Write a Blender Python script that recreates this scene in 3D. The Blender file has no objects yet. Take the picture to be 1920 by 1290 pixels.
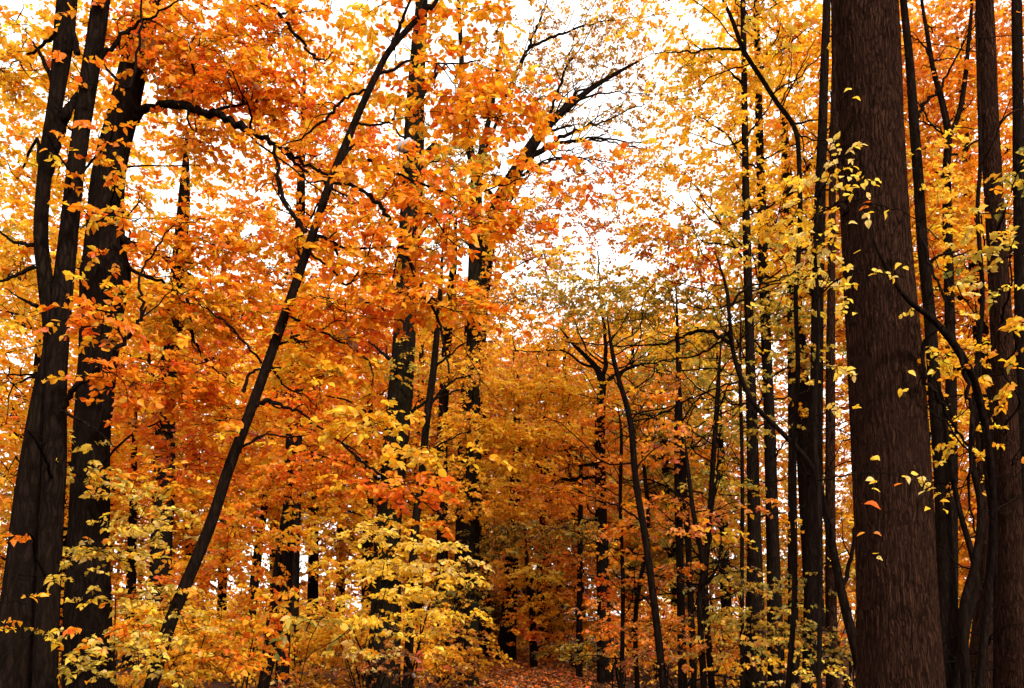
import bpy, math
import numpy as np
from mathutils import Matrix

# ------------------------------------------------------------------ camera, sky, sun, exposure
sc = bpy.context.scene
C = sc.collection
W, H, F = 1920.0, 1290.0, 1600.0            # the photograph's frame and the lens in its pixels
PITCH, CAMZ, HOR = math.radians(7.0), 1.55, 1160.0
PPY = HOR - F * math.tan(PITCH)             # row of the optical axis (rising-front lens shift)

cam_d = bpy.data.cameras.new('camera')
cam = bpy.data.objects.new('camera', cam_d)
C.objects.link(cam)
cam.location = (0, 0, CAMZ)
cam.rotation_euler = (math.pi / 2 + PITCH, 0, 0)
cam_d.sensor_width = 36.0
cam_d.lens = 36.0 * F / W
cam_d.shift_y = (PPY - H / 2) / W
cam_d.clip_start, cam_d.clip_end = 0.05, 3000
sc.camera = cam

SUN_EL, SUN_AZ = math.radians(38), math.radians(146)      # azimuth from +Y, towards +X positive
world = bpy.data.worlds.new('World')
sc.world = world
world.use_nodes = True
nt = world.node_tree
nt.nodes.clear()
out = nt.nodes.new('ShaderNodeOutputWorld')
bg = nt.nodes.new('ShaderNodeBackground')
bg.inputs['Strength'].default_value = 0.12
sky = nt.nodes.new('ShaderNodeTexSky')
sky.sky_type = 'NISHITA'
sky.sun_disc = False
sky.sun_elevation, sky.sun_rotation = SUN_EL, SUN_AZ
sky.air_density, sky.dust_density, sky.ozone_density = 1.0, 4.0, 1.0
# thin even overcast: soft cloud over the blue
tc = nt.nodes.new('ShaderNodeTexCoord')
nz = nt.nodes.new('ShaderNodeTexNoise')
nz.inputs['Scale'].default_value, nz.inputs['Detail'].default_value = 2.2, 5.0
rp = nt.nodes.new('ShaderNodeMapRange')
rp.inputs['From Min'].default_value, rp.inputs['From Max'].default_value = 0.3, 0.7
rp.inputs['To Min'].default_value, rp.inputs['To Max'].default_value = 0.80, 0.97
mx = nt.nodes.new('ShaderNodeMix')
mx.data_type = 'RGBA'
mx.inputs[7].default_value = (9.3, 8.75, 8.3, 1)
nt.links.new(tc.outputs['Generated'], nz.inputs['Vector'])
nt.links.new(nz.outputs['Fac'], rp.inputs['Value'])
nt.links.new(rp.outputs['Result'], mx.inputs[0])
nt.links.new(sky.outputs['Color'], mx.inputs[6])
nt.links.new(mx.outputs[2], bg.inputs['Color'])
nt.links.new(bg.outputs['Background'], out.inputs['Surface'])

sun_d = bpy.data.lights.new('sun', 'SUN')
sun_d.energy, sun_d.angle, sun_d.color = 2.3, math.radians(4), (1.0, 0.92, 0.78)
sun = bpy.data.objects.new('sun', sun_d)
C.objects.link(sun)
sdir = np.array([math.cos(SUN_EL) * math.sin(SUN_AZ), math.cos(SUN_EL) * math.cos(SUN_AZ), math.sin(SUN_EL)])
sun.rotation_euler = (math.pi / 2 - SUN_EL, 0, math.pi - SUN_AZ)
sun.location = (-20, 10, 40)

sc.render.engine = 'CYCLES'
sc.view_settings.view_transform = 'Standard'
sc.view_settings.look = 'None'
sc.view_settings.gamma = 1.0
sc.view_settings.use_curve_mapping = False
sc.view_settings.exposure = 1.18
cy = sc.cycles
cy.max_bounces, cy.diffuse_bounces, cy.glossy_bounces = 4, 4, 1
cy.transmission_bounces, cy.transparent_max_bounces = 4, 2
cy.use_adaptive_sampling = True
cy.adaptive_threshold = 0.03
cy.use_denoising = True
cy.caustics_reflective = cy.caustics_refractive = False

rng = np.random.default_rng(20)
CP, SP = math.cos(PITCH), math.sin(PITCH)


def at(px, py, d):
    """the point of the place that lies d metres ahead of the camera on a photo pixel's ray"""
    xc, yc = (px - 960.0) / F, (PPY - py) / F
    dy, dz = CP - SP * yc, SP + CP * yc
    s = d / dy
    return np.array([xc * s, d, CAMZ + dz * s])


def mpp(py, d):
    return d / (CP - SP * (PPY - py) / F) / F


def project(P):
    r = P - np.array([0, 0, CAMZ])
    depth = r[:, 1] * CP + r[:, 2] * SP
    up = -r[:, 1] * SP + r[:, 2] * CP
    depth = np.maximum(depth, 1e-3)
    return 960 + F * r[:, 0] / depth, PPY - F * up / depth, depth


def path_x(y):
    return 0.12 + 0.012 * y - 0.0004 * (y - 20) ** 2 * (y > 20)


def gz(x, y):
    x, y = np.asarray(x, float), np.asarray(y, float)
    off = np.abs(x - path_x(y))
    bank = 0.22 * np.clip((off - 2.0) / 4.0, 0, 1) ** 2
    w = 0.10 * np.sin(0.35 * x + 1.3) * np.sin(0.27 * y + 0.4) + 0.05 * np.sin(0.9 * x + 0.6 * y)
    return bank + w * np.clip((off - 1.2) / 3.0, 0.15, 1)


# ------------------------------------------------------------------ materials
def new_mat(name):
    m = bpy.data.materials.new(name)
    m.use_nodes = True
    n = m.node_tree
    n.nodes.clear()
    o = n.nodes.new('ShaderNodeOutputMaterial')
    return m, n, o


def leaf_mat(name, per_object, trans=0.55, gloss=0.018):
    m, n, o = new_mat(name)
    if per_object:
        col = n.nodes.new('ShaderNodeObjectInfo').outputs['Color']
    else:
        a = n.nodes.new('ShaderNodeAttribute')
        a.attribute_name = 'leafcol'
        col = a.outputs['Color']
    # blotches of a turning leaf
    t = n.nodes.new('ShaderNodeTexCoord')
    z = n.nodes.new('ShaderNodeTexNoise')
    z.inputs['Scale'].default_value = 1.6 if per_object else 34.0
    z.inputs['Detail'].default_value = 3.0
    n.links.new(t.outputs['Object'], z.inputs['Vector'])
    r = n.nodes.new('ShaderNodeMapRange')
    r.inputs['From Min'].default_value, r.inputs['From Max'].default_value = 0.3, 0.75
    r.inputs['To Min'].default_value, r.inputs['To Max'].default_value = 1.12, 0.66
    n.links.new(z.outputs['Fac'], r.inputs['Value'])
    v = n.nodes.new('ShaderNodeMix')
    v.data_type, v.blend_type = 'RGBA', 'MULTIPLY'
    v.inputs[0].default_value = 1.0
    n.links.new(col, v.inputs[6])
    cb = n.nodes.new('ShaderNodeCombineColor')
    n.links.new(r.outputs['Result'], cb.inputs['Green'])
    cb.inputs['Red'].default_value = 1.0
    n.links.new(r.outputs['Result'], cb.inputs['Blue'])
    n.links.new(cb.outputs['Color'], v.inputs[7])
    d = n.nodes.new('ShaderNodeBsdfDiffuse')
    tr = n.nodes.new('ShaderNodeBsdfTranslucent')
    g = n.nodes.new('ShaderNodeBsdfGlossy')
    g.inputs['Roughness'].default_value = 0.42
    n.links.new(v.outputs[2], d.inputs['Color'])
    n.links.new(v.outputs[2], tr.inputs['Color'])
    m1 = n.nodes.new('ShaderNodeMixShader')
    m1.inputs[0].default_value = trans
    n.links.new(d.outputs[0], m1.inputs[1])
    n.links.new(tr.outputs[0], m1.inputs[2])
    m2 = n.nodes.new('ShaderNodeMixShader')
    m2.inputs[0].default_value = gloss
    n.links.new(m1.outputs[0], m2.inputs[1])
    n.links.new(g.outputs[0], m2.inputs[2])
    n.links.new(m2.outputs[0], o.inputs['Surface'])
    return m


def bark_mat(name, dark, light, sxy=26.0, sz=4.0, bump=0.6, moss=None):
    m, n, o = new_mat(name)
    b = n.nodes.new('ShaderNodeBsdfPrincipled')
    b.inputs['Roughness'].default_value = 0.92
    b.inputs['Specular IOR Level'].default_value = 0.0
    t = n.nodes.new('ShaderNodeTexCoord')
    mp = n.nodes.new('ShaderNodeMapping')
    mp.inputs['Scale'].default_value = (sxy, sxy, sz)
    wz = n.nodes.new('ShaderNodeTexNoise')
    wz.inputs['Scale'].default_value, wz.inputs['Detail'].default_value = 7.0, 3.0
    n.links.new(t.outputs['Object'], wz.inputs['Vector'])
    wm = n.nodes.new('ShaderNodeVectorMath')
    wm.operation = 'MULTIPLY_ADD'
    wm.inputs[1].default_value = (.07, .07, .3)
    n.links.new(wz.outputs['Color'], wm.inputs[0])
    n.links.new(t.outputs['Object'], wm.inputs[2])
    n.links.new(wm.outputs[0], mp.inputs['Vector'])
    z = n.nodes.new('ShaderNodeTexNoise')
    z.inputs['Scale'].default_value, z.inputs['Detail'].default_value = 1.0, 6.0
    z.inputs['Roughness'].default_value = 0.65
    n.links.new(mp.outputs[0], z.inputs['Vector'])
    vo = n.nodes.new('ShaderNodeTexVoronoi')
    vo.feature = 'DISTANCE_TO_EDGE'
    vo.inputs['Scale'].default_value = 1.0
    n.links.new(mp.outputs[0], vo.inputs['Vector'])
    vr = n.nodes.new('ShaderNodeMapRange')
    vr.inputs['From Max'].default_value = 0.3
    vr.inputs['To Min'].default_value = 0.5
    n.links.new(vo.outputs['Distance'], vr.inputs['Value'])
    mul = n.nodes.new('ShaderNodeMath')
    mul.operation = 'MULTIPLY'
    n.links.new(z.outputs['Fac'], mul.inputs[0])
    n.links.new(vr.outputs['Result'], mul.inputs[1])
    cr = n.nodes.new('ShaderNodeValToRGB')
    cr.color_ramp.elements[0].position, cr.color_ramp.elements[0].color = 0.24, (*dark, 1)
    cr.color_ramp.elements[1].position, cr.color_ramp.elements[1].color = 0.62, (*light, 1)
    n.links.new(mul.outputs[0], cr.inputs['Fac'])
    col = cr.outputs['Color']
    big = n.nodes.new('ShaderNodeTexNoise')
    big.inputs['Scale'].default_value, big.inputs['Detail'].default_value = 1.7, 4.0
    n.links.new(t.outputs['Object'], big.inputs['Vector'])
    br = n.nodes.new('ShaderNodeMapRange')
    br.inputs['From Min'].default_value, br.inputs['From Max'].default_value = 0.35, 0.7
    br.inputs['To Min'].default_value, br.inputs['To Max'].default_value = 0.0, 0.55
    n.links.new(big.outputs['Fac'], br.inputs['Value'])
    mm = n.nodes.new('ShaderNodeMix')
    mm.data_type = 'RGBA'
    n.links.new(br.outputs['Result'], mm.inputs[0])
    n.links.new(col, mm.inputs[6])
    mm.inputs[7].default_value = (*(moss or tuple(0.5 * (a + c) for a, c in zip(dark, light))), 1)
    n.links.new(mm.outputs[2], b.inputs['Base Color'])
    bp = n.nodes.new('ShaderNodeBump')
    bp.inputs['Strength'].default_value, bp.inputs['Distance'].default_value = bump, 0.02
    n.links.new(mul.outputs[0], bp.inputs['Height'])
    n.links.new(bp.outputs['Normal'], b.inputs['Normal'])
    n.links.new(b.outputs[0], o.inputs['Surface'])
    return m


def soil_mat(name, cols, scale):
    m, n, o = new_mat(name)
    b = n.nodes.new('ShaderNodeBsdfPrincipled')
    b.inputs['Roughness'].default_value = 0.95
    b.inputs['Specular IOR Level'].default_value = 0.1
    t = n.nodes.new('ShaderNodeTexCoord')
    vo = n.nodes.new('ShaderNodeTexVoronoi')
    vo.inputs['Scale'].default_value = scale
    n.links.new(t.outputs['Object'], vo.inputs['Vector'])
    z = n.nodes.new('ShaderNodeTexNoise')
    z.inputs['Scale'].default_value, z.inputs['Detail'].default_value = 0.8, 6.0
    n.links.new(t.outputs['Object'], z.inputs['Vector'])
    ad = n.nodes.new('ShaderNodeMix')
    ad.data_type = 'FLOAT'
    ad.inputs[0].default_value = 0.45
    sp = n.nodes.new('ShaderNodeSeparateColor')
    n.links.new(vo.outputs['Color'], sp.inputs[0])
    n.links.new(sp.outputs[0], ad.inputs[2])
    n.links.new(z.outputs['Fac'], ad.inputs[3])
    cr = n.nodes.new('ShaderNodeValToRGB')
    el = cr.color_ramp.elements
    el[0].position, el[0].color = 0.15, (*cols[0], 1)
    el[1].position, el[1].color = 0.85, (*cols[-1], 1)
    for i, c in enumerate(cols[1:-1]):
        e = el.new(0.15 + 0.7 * (i + 1) / (len(cols) - 1))
        e.color = (*c, 1)
    n.links.new(ad.outputs[0], cr.inputs['Fac'])
    n.links.new(cr.outputs['Color'], b.inputs['Base Color'])
    bp = n.nodes.new('ShaderNodeBump')
    bp.inputs['Strength'].default_value, bp.inputs['Distance'].default_value = 0.7, 0.03
    n.links.new(vo.outputs['Distance'], bp.inputs['Height'])
    n.links.new(bp.outputs['Normal'], b.inputs['Normal'])
    n.links.new(b.outputs[0], o.inputs['Surface'])
    return m


M = {
    'leaf': leaf_mat('leaf_mass', False),
    'leaf_piece': leaf_mat('leaf_single', True),
    'litter': leaf_mat('leaf_litter', False, 0.15, 0.04),
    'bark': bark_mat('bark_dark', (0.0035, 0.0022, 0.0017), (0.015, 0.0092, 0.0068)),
    'bark_brown': bark_mat('bark_brown', (0.004, 0.0021, 0.0015), (0.046, 0.0205, 0.0128), 48, 4.6, 1.0,
                           (0.014, 0.0066, 0.0045)),
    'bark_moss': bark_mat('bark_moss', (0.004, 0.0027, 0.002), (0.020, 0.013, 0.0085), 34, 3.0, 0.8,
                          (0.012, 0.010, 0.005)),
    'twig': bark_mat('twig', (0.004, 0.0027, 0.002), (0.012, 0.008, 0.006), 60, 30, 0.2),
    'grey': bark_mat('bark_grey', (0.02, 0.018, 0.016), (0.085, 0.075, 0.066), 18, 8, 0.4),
    'lump': bark_mat('pale_fungus', (0.22, 0.22, 0.23), (0.42, 0.42, 0.44), 20, 20, 0.3),
    'soil': soil_mat('forest_soil', [(0.012, 0.007, 0.005), (0.045, 0.020, 0.010), (0.10, 0.035, 0.014)], 14),
    'path': soil_mat('leafy_path', [(0.05, 0.016, 0.009), (0.13, 0.033, 0.015), (0.24, 0.062, 0.03)], 17),
}

# palettes: weight, linear base colour
COL = {
    'or': (0.79, 0.30, 0.012), 'dor': (0.76, 0.21, 0.009), 'ror': (0.68, 0.125, 0.009), 'yor': (0.83, 0.42, 0.016),
    'ye': (0.84, 0.53, 0.028), 'le': (0.82, 0.59, 0.07), 'pale': (0.75, 0.58, 0.17), 'ol': (0.42, 0.31, 0.035),
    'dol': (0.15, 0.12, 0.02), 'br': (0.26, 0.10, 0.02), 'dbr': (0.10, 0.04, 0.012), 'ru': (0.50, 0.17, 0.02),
    'gr': (0.25, 0.25, 0.04), 'pk': (0.58, 0.12, 0.06), 'pe': (0.74, 0.30, 0.06), 'go': (0.70, 0.36, 0.025), 'bz': (0.48, 0.26, 0.03),
}
PAL = {
    'orange': dict(or_=5, dor=3, yor=3, ror=1.3, ye=.8), 'deep': dict(or_=3, dor=4, ror=2.5, yor=1.5, br=.5),
    'yor': dict(yor=4, ye=3, or_=2.5, ol=.6, dor=.6), 'red': dict(ror=4, dor=3, or_=1, pk=.8),
    'yellow': dict(ye=4, le=2, yor=3, go=1), 'golden': dict(ye=4, yor=4, or_=1.3, le=1, ru=.5),
    'gold': dict(go=4, yor=3, or_=2, bz=2, ru=1.2, ye=1.2), 'bronze': dict(bz=4, go=2, br=2, ol=2, ru=1),
    'rust': dict(ru=4, br=1.5, dor=2.5, or_=1.5, bz=1.5), 'rustorange': dict(or_=3, dor=3, ru=2.5, pe=1.5, yor=1),
    'olivey': dict(ol=5, le=2, ye=1.2, go=1.2, gr=2.2), 'olive': dict(ol=4, bz=2, go=1.5, gr=1.2, le=.8),
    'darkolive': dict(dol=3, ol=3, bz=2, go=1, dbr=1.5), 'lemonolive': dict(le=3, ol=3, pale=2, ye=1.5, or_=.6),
    'lemon': dict(le=5, ye=3, pale=3), 'lemonye': dict(le=4, ye=5, pale=.6), 'peach': dict(pe=4, or_=2, pk=1.2, yor=1.6),
    'brownpink': dict(br=3, ru=2, pk=.6, pale=.6, dbr=3, go=1), 'litter': dict(ru=3.5, br=5, dor=1.5, pk=.6, dbr=5, ror=2.5, pale=.08),
    'shade': dict(dol=4, dbr=3, gr=.5, br=.6),  # leaf colours darkened to paint the shade at the path end
    'floor': dict(br=3, dbr=7, ru=1.5, or_=.3, go=.3),
}


def pal_pick(name, n):
    ks = list(PAL[name])
    w = np.array([PAL[name][k] for k in ks], float)
    base = np.array([COL[k.rstrip('_')] for k in ks])
    return base[rng.choice(len(ks), n, p=w / w.sum())]


# ------------------------------------------------------------------ mesh helpers
def make_mesh(name, V, T, colors=None, smooth=False):
    me = bpy.data.meshes.new(name)
    nv, ntri = len(V), len(T)
    me.vertices.add(nv)
    me.vertices.foreach_set('co', np.ascontiguousarray(V, np.float32).ravel())
    me.loops.add(ntri * 3)
    me.loops.foreach_set('vertex_index', np.ascontiguousarray(T, np.int32).ravel())
    me.polygons.add(ntri)
    me.polygons.foreach_set('loop_start', np.arange(0, ntri * 3, 3, dtype=np.int32))
    if smooth:
        me.polygons.foreach_set('use_smooth', np.ones(ntri, bool))
    if colors is not None:
        a = me.attributes.new('leafcol', 'FLOAT_COLOR', 'POINT')
        a.data.foreach_set('color', np.ascontiguousarray(np.c_[colors, np.ones(nv)], np.float32).ravel())
    me.update(calc_edges=True)
    return me


def add_obj(name, me, mat, parent=None, loc=(0, 0, 0)):
    if mat is not None and not me.materials:
        me.materials.append(M[mat])
    o = bpy.data.objects.new(name, me)
    C.objects.link(o)
    o.parent = parent
    o.location = loc
    return o


def tag(o, label=None, cat=None, group=None, kind=None):
    for k, v in (('label', label), ('category', cat), ('group', group), ('kind', kind)):
        if v:
            o[k] = v
    return o


def thing(name, label, cat, loc, group=None):
    o = bpy.data.objects.new(name, None)
    o.empty_display_size = 0.3
    C.objects.link(o)
    o.location = tuple(float(v) for v in loc)
    return tag(o, label, cat, group)


def unit(v):
    return v / np.maximum(np.linalg.norm(v, axis=-1, keepdims=True), 1e-9)


def tubes(P, R, sides, ref=None):
    """P (N,k,3) centre lines, R (N,k) radii -> one vertex and triangle array"""
    P, R = np.asarray(P, float), np.asarray(R, float)
    N, k, _ = P.shape
    Tn = np.empty_like(P)
    Tn[:, 1:-1] = P[:, 2:] - P[:, :-2]
    Tn[:, 0], Tn[:, -1] = P[:, 1] - P[:, 0], P[:, -1] - P[:, -2]
    Tn = unit(Tn)
    if ref is None:
        ch = unit(P[:, -1] - P[:, 0])
        ref = np.where(np.abs(ch[:, 1:2]) < 0.75, np.array([[0, 1., 0]]), np.array([[1., 0, 0]]))[:, None, :]
    U = unit(np.cross(Tn, np.broadcast_to(ref, Tn.shape)))
    Vv = np.cross(Tn, U)
    a = np.arange(sides) * 2 * np.pi / sides
    V = P[:, :, None] + R[:, :, None, None] * (np.cos(a)[None, None, :, None] * U[:, :, None] + np.sin(a)[None, None, :, None] * Vv[:, :, None])
    V = V.reshape(-1, 3)
    i = np.arange(sides)
    j = (i + 1) % sides
    row = np.arange(k - 1)[:, None] * sides
    q = np.stack([row + i, row + j, row + sides + j, row + sides + i], -1).reshape(-1, 4)
    t = np.concatenate([q[:, [0, 1, 2]], q[:, [0, 2, 3]]])
    cap = np.stack([np.full(sides - 2, (k - 1) * sides), (k - 1) * sides + np.arange(1, sides - 1), (k - 1) * sides + np.arange(2, sides)], -1)
    t = np.concatenate([t, cap])
    T = (t[None] + (np.arange(N) * k * sides)[:, None, None]).reshape(-1, 3)
    return V, T


def catmull(pts, per):
    """smooth resample of an (n,m) array of control points"""
    p = np.vstack([2 * pts[0] - pts[1], pts, 2 * pts[-1] - pts[-2]])
    res = []
    for i in range(1, len(p) - 2):
        t = np.linspace(0, 1, per, endpoint=False)[:, None]
        a, b, c, d = p[i - 1], p[i], p[i + 1], p[i + 2]
        res.append(0.5 * (2 * b + (c - a) * t + (2 * a - 5 * b + 4 * c - d) * t ** 2 + (3 * b - a - 3 * c + d) * t ** 3))
    return np.vstack(res + [pts[-1][None]])


def trunk_mesh(line, rad, sides, amp, nrid, seed, lump=0.05):
    """a trunk with furrowed bark as real relief"""
    r = np.random.default_rng(seed)
    V, T = tubes(line[None], rad[None], sides, np.array([[[0, 1., 0]]]))
    k = len(line)
    V = V.reshape(k, sides, 3)
    th = np.arange(sides)[None, :] * 2 * np.pi / sides
    ln = np.r_[0, np.cumsum(np.linalg.norm(np.diff(line, axis=0), axis=1))][:, None]
    ph = r.uniform(0, 6.28, 10)
    warp = 1.3 * np.sin(1.7 * ln + 2 * th + ph[0]) + 0.9 * np.sin(4.1 * ln - 3 * th + ph[1]) + 0.6 * np.sin(9.3 * ln + 5 * th + ph[2])
    rid = np.abs(np.sin(0.5 * nrid * th + warp)) - 0.55
    rid2 = np.abs(np.sin(0.5 * (nrid * 2 - 4) * th + 1.7 * warp + 6 * ln + ph[3])) - 0.55
    brk = 0.5 + 0.5 * np.sin(23 * ln + 4 * np.sin(nrid // 2 * th + ph[4]) + 3 * np.sin(7 * ln + ph[9]))
    rel = amp * (0.75 * rid + 0.35 * rid2 * brk)
    lmp = lump * (np.sin(2 * th + 0.9 * ln + ph[5]) * np.sin(0.8 * ln + ph[6]) + 0.6 * np.sin(3 * th - 1.9 * ln + ph[7]) * np.sin(1.7 * ln + ph[8]))
    f = (1 + rel + lmp)[..., None]
    V = line[:, None] + (V - line[:, None]) * f
    return V.reshape(-1, 3), T


LEAF_FAR = (np.array([[0, 0, 0], [.36, .48, .10], [0, 1, -.10], [-.36, .48, .10]]), np.array([[0, 1, 2], [0, 2, 3]]))
LEAF_MID = (np.array([[0, 0, 0], [.33, .30, .07], [.30, .66, .05], [0, 1, -.12], [-.30, .66, .05], [-.33, .30, .07]]),
            np.array([[0, 1, 2], [0, 2, 3], [0, 3, 4], [0, 4, 5]]))
# folded along the midrib, drooping tip, short stalk
LEAF_NEAR = (np.array([[0, -.18, .03], [0, 0, 0], [.25, .17, .06], [.34, .42, .09], [.25, .70, .05], [0, 1.04, -.16],
                       [-.25, .70, .05], [-.34, .42, .09], [-.25, .17, .06], [0, .42, .0], [.018, -.18, .03]]),
             np.array([[1, 2, 9], [2, 3, 9], [3, 4, 9], [4, 5, 9], [5, 6, 9], [6, 7, 9], [7, 8, 9], [8, 1, 9], [0, 10, 1]]))
# five-lobed maple blade
_lob = [(0, 0), (.16, -.04), (.52, .06), (.30, .22), (.62, .50), (.34, .46), (.26, .60), (0, 1.0)]
_o = [(x, y) for x, y in _lob] + [(-x, y) for x, y in _lob[-2:0:-1]]
LEAF_MAPLE = (np.array([[x, y, .10 * abs(x) * 1.4 - .12 * y * y] for x, y in _o] + [[0, .30, .0]]),
              np.array([[i, (i + 1) % len(_o), len(_o)] for i in range(len(_o))]))


def leaves_mesh(pos, axis, nor, size, col, tmpl):
    tv, tt = tmpl
    side = np.cross(axis, nor)
    side = side * rng.normal(1, .17, (len(pos), 1)).clip(.6, 1.4)          # no two blades alike: width, curl
    nor = nor * rng.normal(1, .9, (len(pos), 1)).clip(-1.2, 3.2)
    V = pos[:, None] + size[:, None, None] * (tv[None, :, 0:1] * side[:, None] + tv[None, :, 1:2] * axis[:, None] + tv[None, :, 2:3] * nor[:, None])
    N, k = len(pos), len(tv)
    T = (tt[None] + (np.arange(N) * k)[:, None, None]).reshape(-1, 3)
    return V.reshape(-1, 3), T, np.repeat(col, k, 0)


def piece_meshes():
    res = []
    r = np.random.default_rng(5)
    for i in range(6):
        tv = LEAF_NEAR[0].copy()
        tv[:, 0] *= r.uniform(.85, 1.2)
        tv[:, 2] *= r.uniform(.4, 2.0)
        tv[5, 2] += r.uniform(-.2, .1)
        tv[:, 0] += .06 * r.normal() * tv[:, 1] ** 2
        me = make_mesh('leaf_blade', tv, LEAF_NEAR[1])
        me.materials.append(M['leaf_piece'])
        res.append(me)
    return res


PIECES = piece_meshes()


class Growth:
    """collects the wood and leaves of one tree or shrub"""

    def __init__(self, base):
        self.base = np.asarray(base, float)
        self.skel = []           # sample points of trunk and limbs: (n,4) with radius
        self.wood = []           # thin branches and twigs
        self.leaf = []           # pos, axis, nor, size, col

    def nearest(self, p, drop=0.35):
        S = np.vstack(self.skel)
        hd = np.hypot(S[:, 0] - p[0], S[:, 1] - p[1])
        want = p[2] - drop * hd
        i = np.argmin(hd + 1.6 * np.abs(S[:, 2] - want))
        return S[i]

    def branch(self, pts, r0, r1, sides=5, per=5, wob=0.04):
        pts = np.asarray(pts, float)
        L = np.linalg.norm(pts[-1] - pts[0])
        line = catmull(pts, per)
        n = len(line)
        line[1:-1] += rng.normal(0, wob * L / n ** 0.5 * 0.35, (n - 2, 3))
        rad = np.linspace(r0, r1, n)
        self.skel.append(np.c_[line, rad])
        self.wood.append(tubes(line[None], rad[None], sides))

    def mass(self, cx, cy, rx, ry, d, cov, pal, size=.07, flat=.42, lps=9, tilt=.75, nsub=None, limb=True, depth=None, dr=.35, twigs=True, droop=.25):
        size *= .88 if d < 9.5 else (.80 if d < 18 else .86)
        m = mpp(cy, d)
        ctr = at(cx, cy, d)
        rad = np.array([rx * m, (depth or min(max(.8 * (rx + ry) / 2 * m, .35), 2.6)), ry * m])
        lp = size / m
        n = int((1.3 if d < 18 else 1.1) * cov * math.pi * rx * ry / max(.24 * lp * lp, .5))
        self.ball(ctr, rad, n, pal, size, flat, lps, tilt, nsub, limb, d, dr, twigs, droop)

    def ball(self, ctr, rad, n, pal, size, flat=.42, lps=9, tilt=.75, nsub=None, limb=True, d=10., dr=.35, twigs=True, droop=.25):
        ns = max(2, n // lps)
        nsub = nsub or int(np.clip(ns / 11, 3, 26))
        u = unit(rng.normal(size=(nsub, 3))) * rng.uniform(0, 1, (nsub, 1)) ** .45
        sub = ctr + u * rad * .86
        pix = d / F
        wide = max(.004, .35 * pix)
        if limb and self.skel:
            S = self.nearest(ctr, dr)
            st, r0 = S[:3], max(min(S[3] * .6, .02 + .012 * np.linalg.norm(ctr - S[:3]), .004 + .03 * rad.max()), .9 * wide)
            v = ctr - st
            mid = st + .5 * v + np.array([0, 0, .08 * np.linalg.norm(v)]) + rng.normal(0, .05 * np.linalg.norm(v), 3)
            end = ctr + unit(v) * rad * rng.uniform(.35, .7)
            self.branch([st, st + .22 * v + [0, 0, .02], mid, ctr, end], r0, max(.3 * r0, .7 * wide), 5, 5, .05)
            Lm = self.skel[-1]
            k0 = len(Lm) // 4
            # forks reach every sub-clump
            o = []
            for s in sub:
                i = k0 + np.argmin(np.linalg.norm(Lm[k0:, :3] - s, axis=1) + rng.uniform(0, .3 * rad.max(), len(Lm) - k0))
                a = Lm[i, :3]
                w = s - a
                l = np.linalg.norm(w)
                o.append([a, a + .35 * w + rng.normal(0, .09 * l, 3), a + .7 * w + rng.normal(0, .08 * l, 3) + [0, 0, .04 * l], s + rng.normal(0, .02 * l, 3)])
            o = np.array(o)
            rr = np.linspace(max(r0 * .45, wide), .6 * wide, 4)[None].repeat(len(o), 0)
            self.wood.append(tubes(o, rr, 4))
        # sprays
        ci = rng.integers(0, nsub, ns)
        sg = np.array([.36, .36, .36 * flat]) * rad * (1.25 if nsub < 8 else 1.0)
        off = rng.normal(size=(ns, 3)) * sg
        start = sub[ci] + off * .35
        az = rng.uniform(0, 2 * np.pi, ns)
        outw = off.copy()
        outw[:, 2] *= .4
        dirv = unit(unit(outw) * .9 + np.c_[np.cos(az), np.sin(az), rng.normal(-.15, .25, ns)] * .7)
        tip0 = sub[ci] + off
        L = size * lps * rng.uniform(.22, .42, ns)
        if twigs:
            kt = rng.random(ns) < (1.0 if d < 9.5 else .3)
            a = tip0 - dirv * (.15 * L)[:, None]
            b = tip0 + dirv * (.55 * L)[:, None] + rng.normal(0, .04, (ns, 3)) * L[:, None]
            c = tip0 + dirv * L[:, None] - np.array([0, 0, 1]) * (.18 * L)[:, None]
            self.wood.append(tubes(np.stack([a, b, c], 1)[kt], np.tile([.6 * wide, .5 * wide, .35 * wide], (int(kt.sum()), 1)), 3))
            lk = kt & (rng.random(ns) < .55)
            if lk.any():
                s0 = sub[ci[lk]]
                mid = .5 * (s0 + a[lk]) + rng.normal(0, .1, (lk.sum(), 3)) * np.linalg.norm(a[lk] - s0, axis=1)[:, None]
                self.wood.append(tubes(np.stack([s0, mid, a[lk]], 1), np.tile([.75 * wide, .7 * wide, .6 * wide], (lk.sum(), 1)), 3))
        t = (np.arange(lps)[None] + rng.uniform(-.3, .3, (ns, lps)) + .6) / lps
        sgn = np.where(np.arange(lps) % 2, 1., -1.)[None, :, None]
        sidev = unit(np.cross(dirv, [0, 0, 1.]))
        pos = tip0[:, None] + dirv[:, None] * (t * L[:, None])[..., None] - np.array([0, 0, 1]) * (.18 * L[:, None] * t ** 2)[..., None]
        ax = dirv[:, None] * .55 + sidev[:, None] * sgn * .85 + rng.normal(0, .38, (ns, lps, 3)) - np.array([0, 0, droop])
        ax = unit(ax)
        nr = np.array([0, 0, 1.]) + rng.normal(0, tilt, (ns, lps, 3))
        nr = unit(nr - (nr * ax).sum(-1, keepdims=True) * ax)
        sz = size * rng.normal(1, .2, (ns, lps)).clip(.5, 1.5)
        sc_ = pal_pick(pal, ns)[:, None].repeat(lps, 1).reshape(-1, 3)
        own = pal_pick(pal, ns * lps)
        mixm = (rng.random(ns * lps) < .42)[:, None]
        col = np.where(mixm, own, sc_) * rng.normal(1, .13, (ns * lps, 1)).clip(.6, 1.35)
        pos = pos.reshape(-1, 3)
        keep = pos[:, 2] > gz(pos[:, 0], pos[:, 1]) + .05
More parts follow.
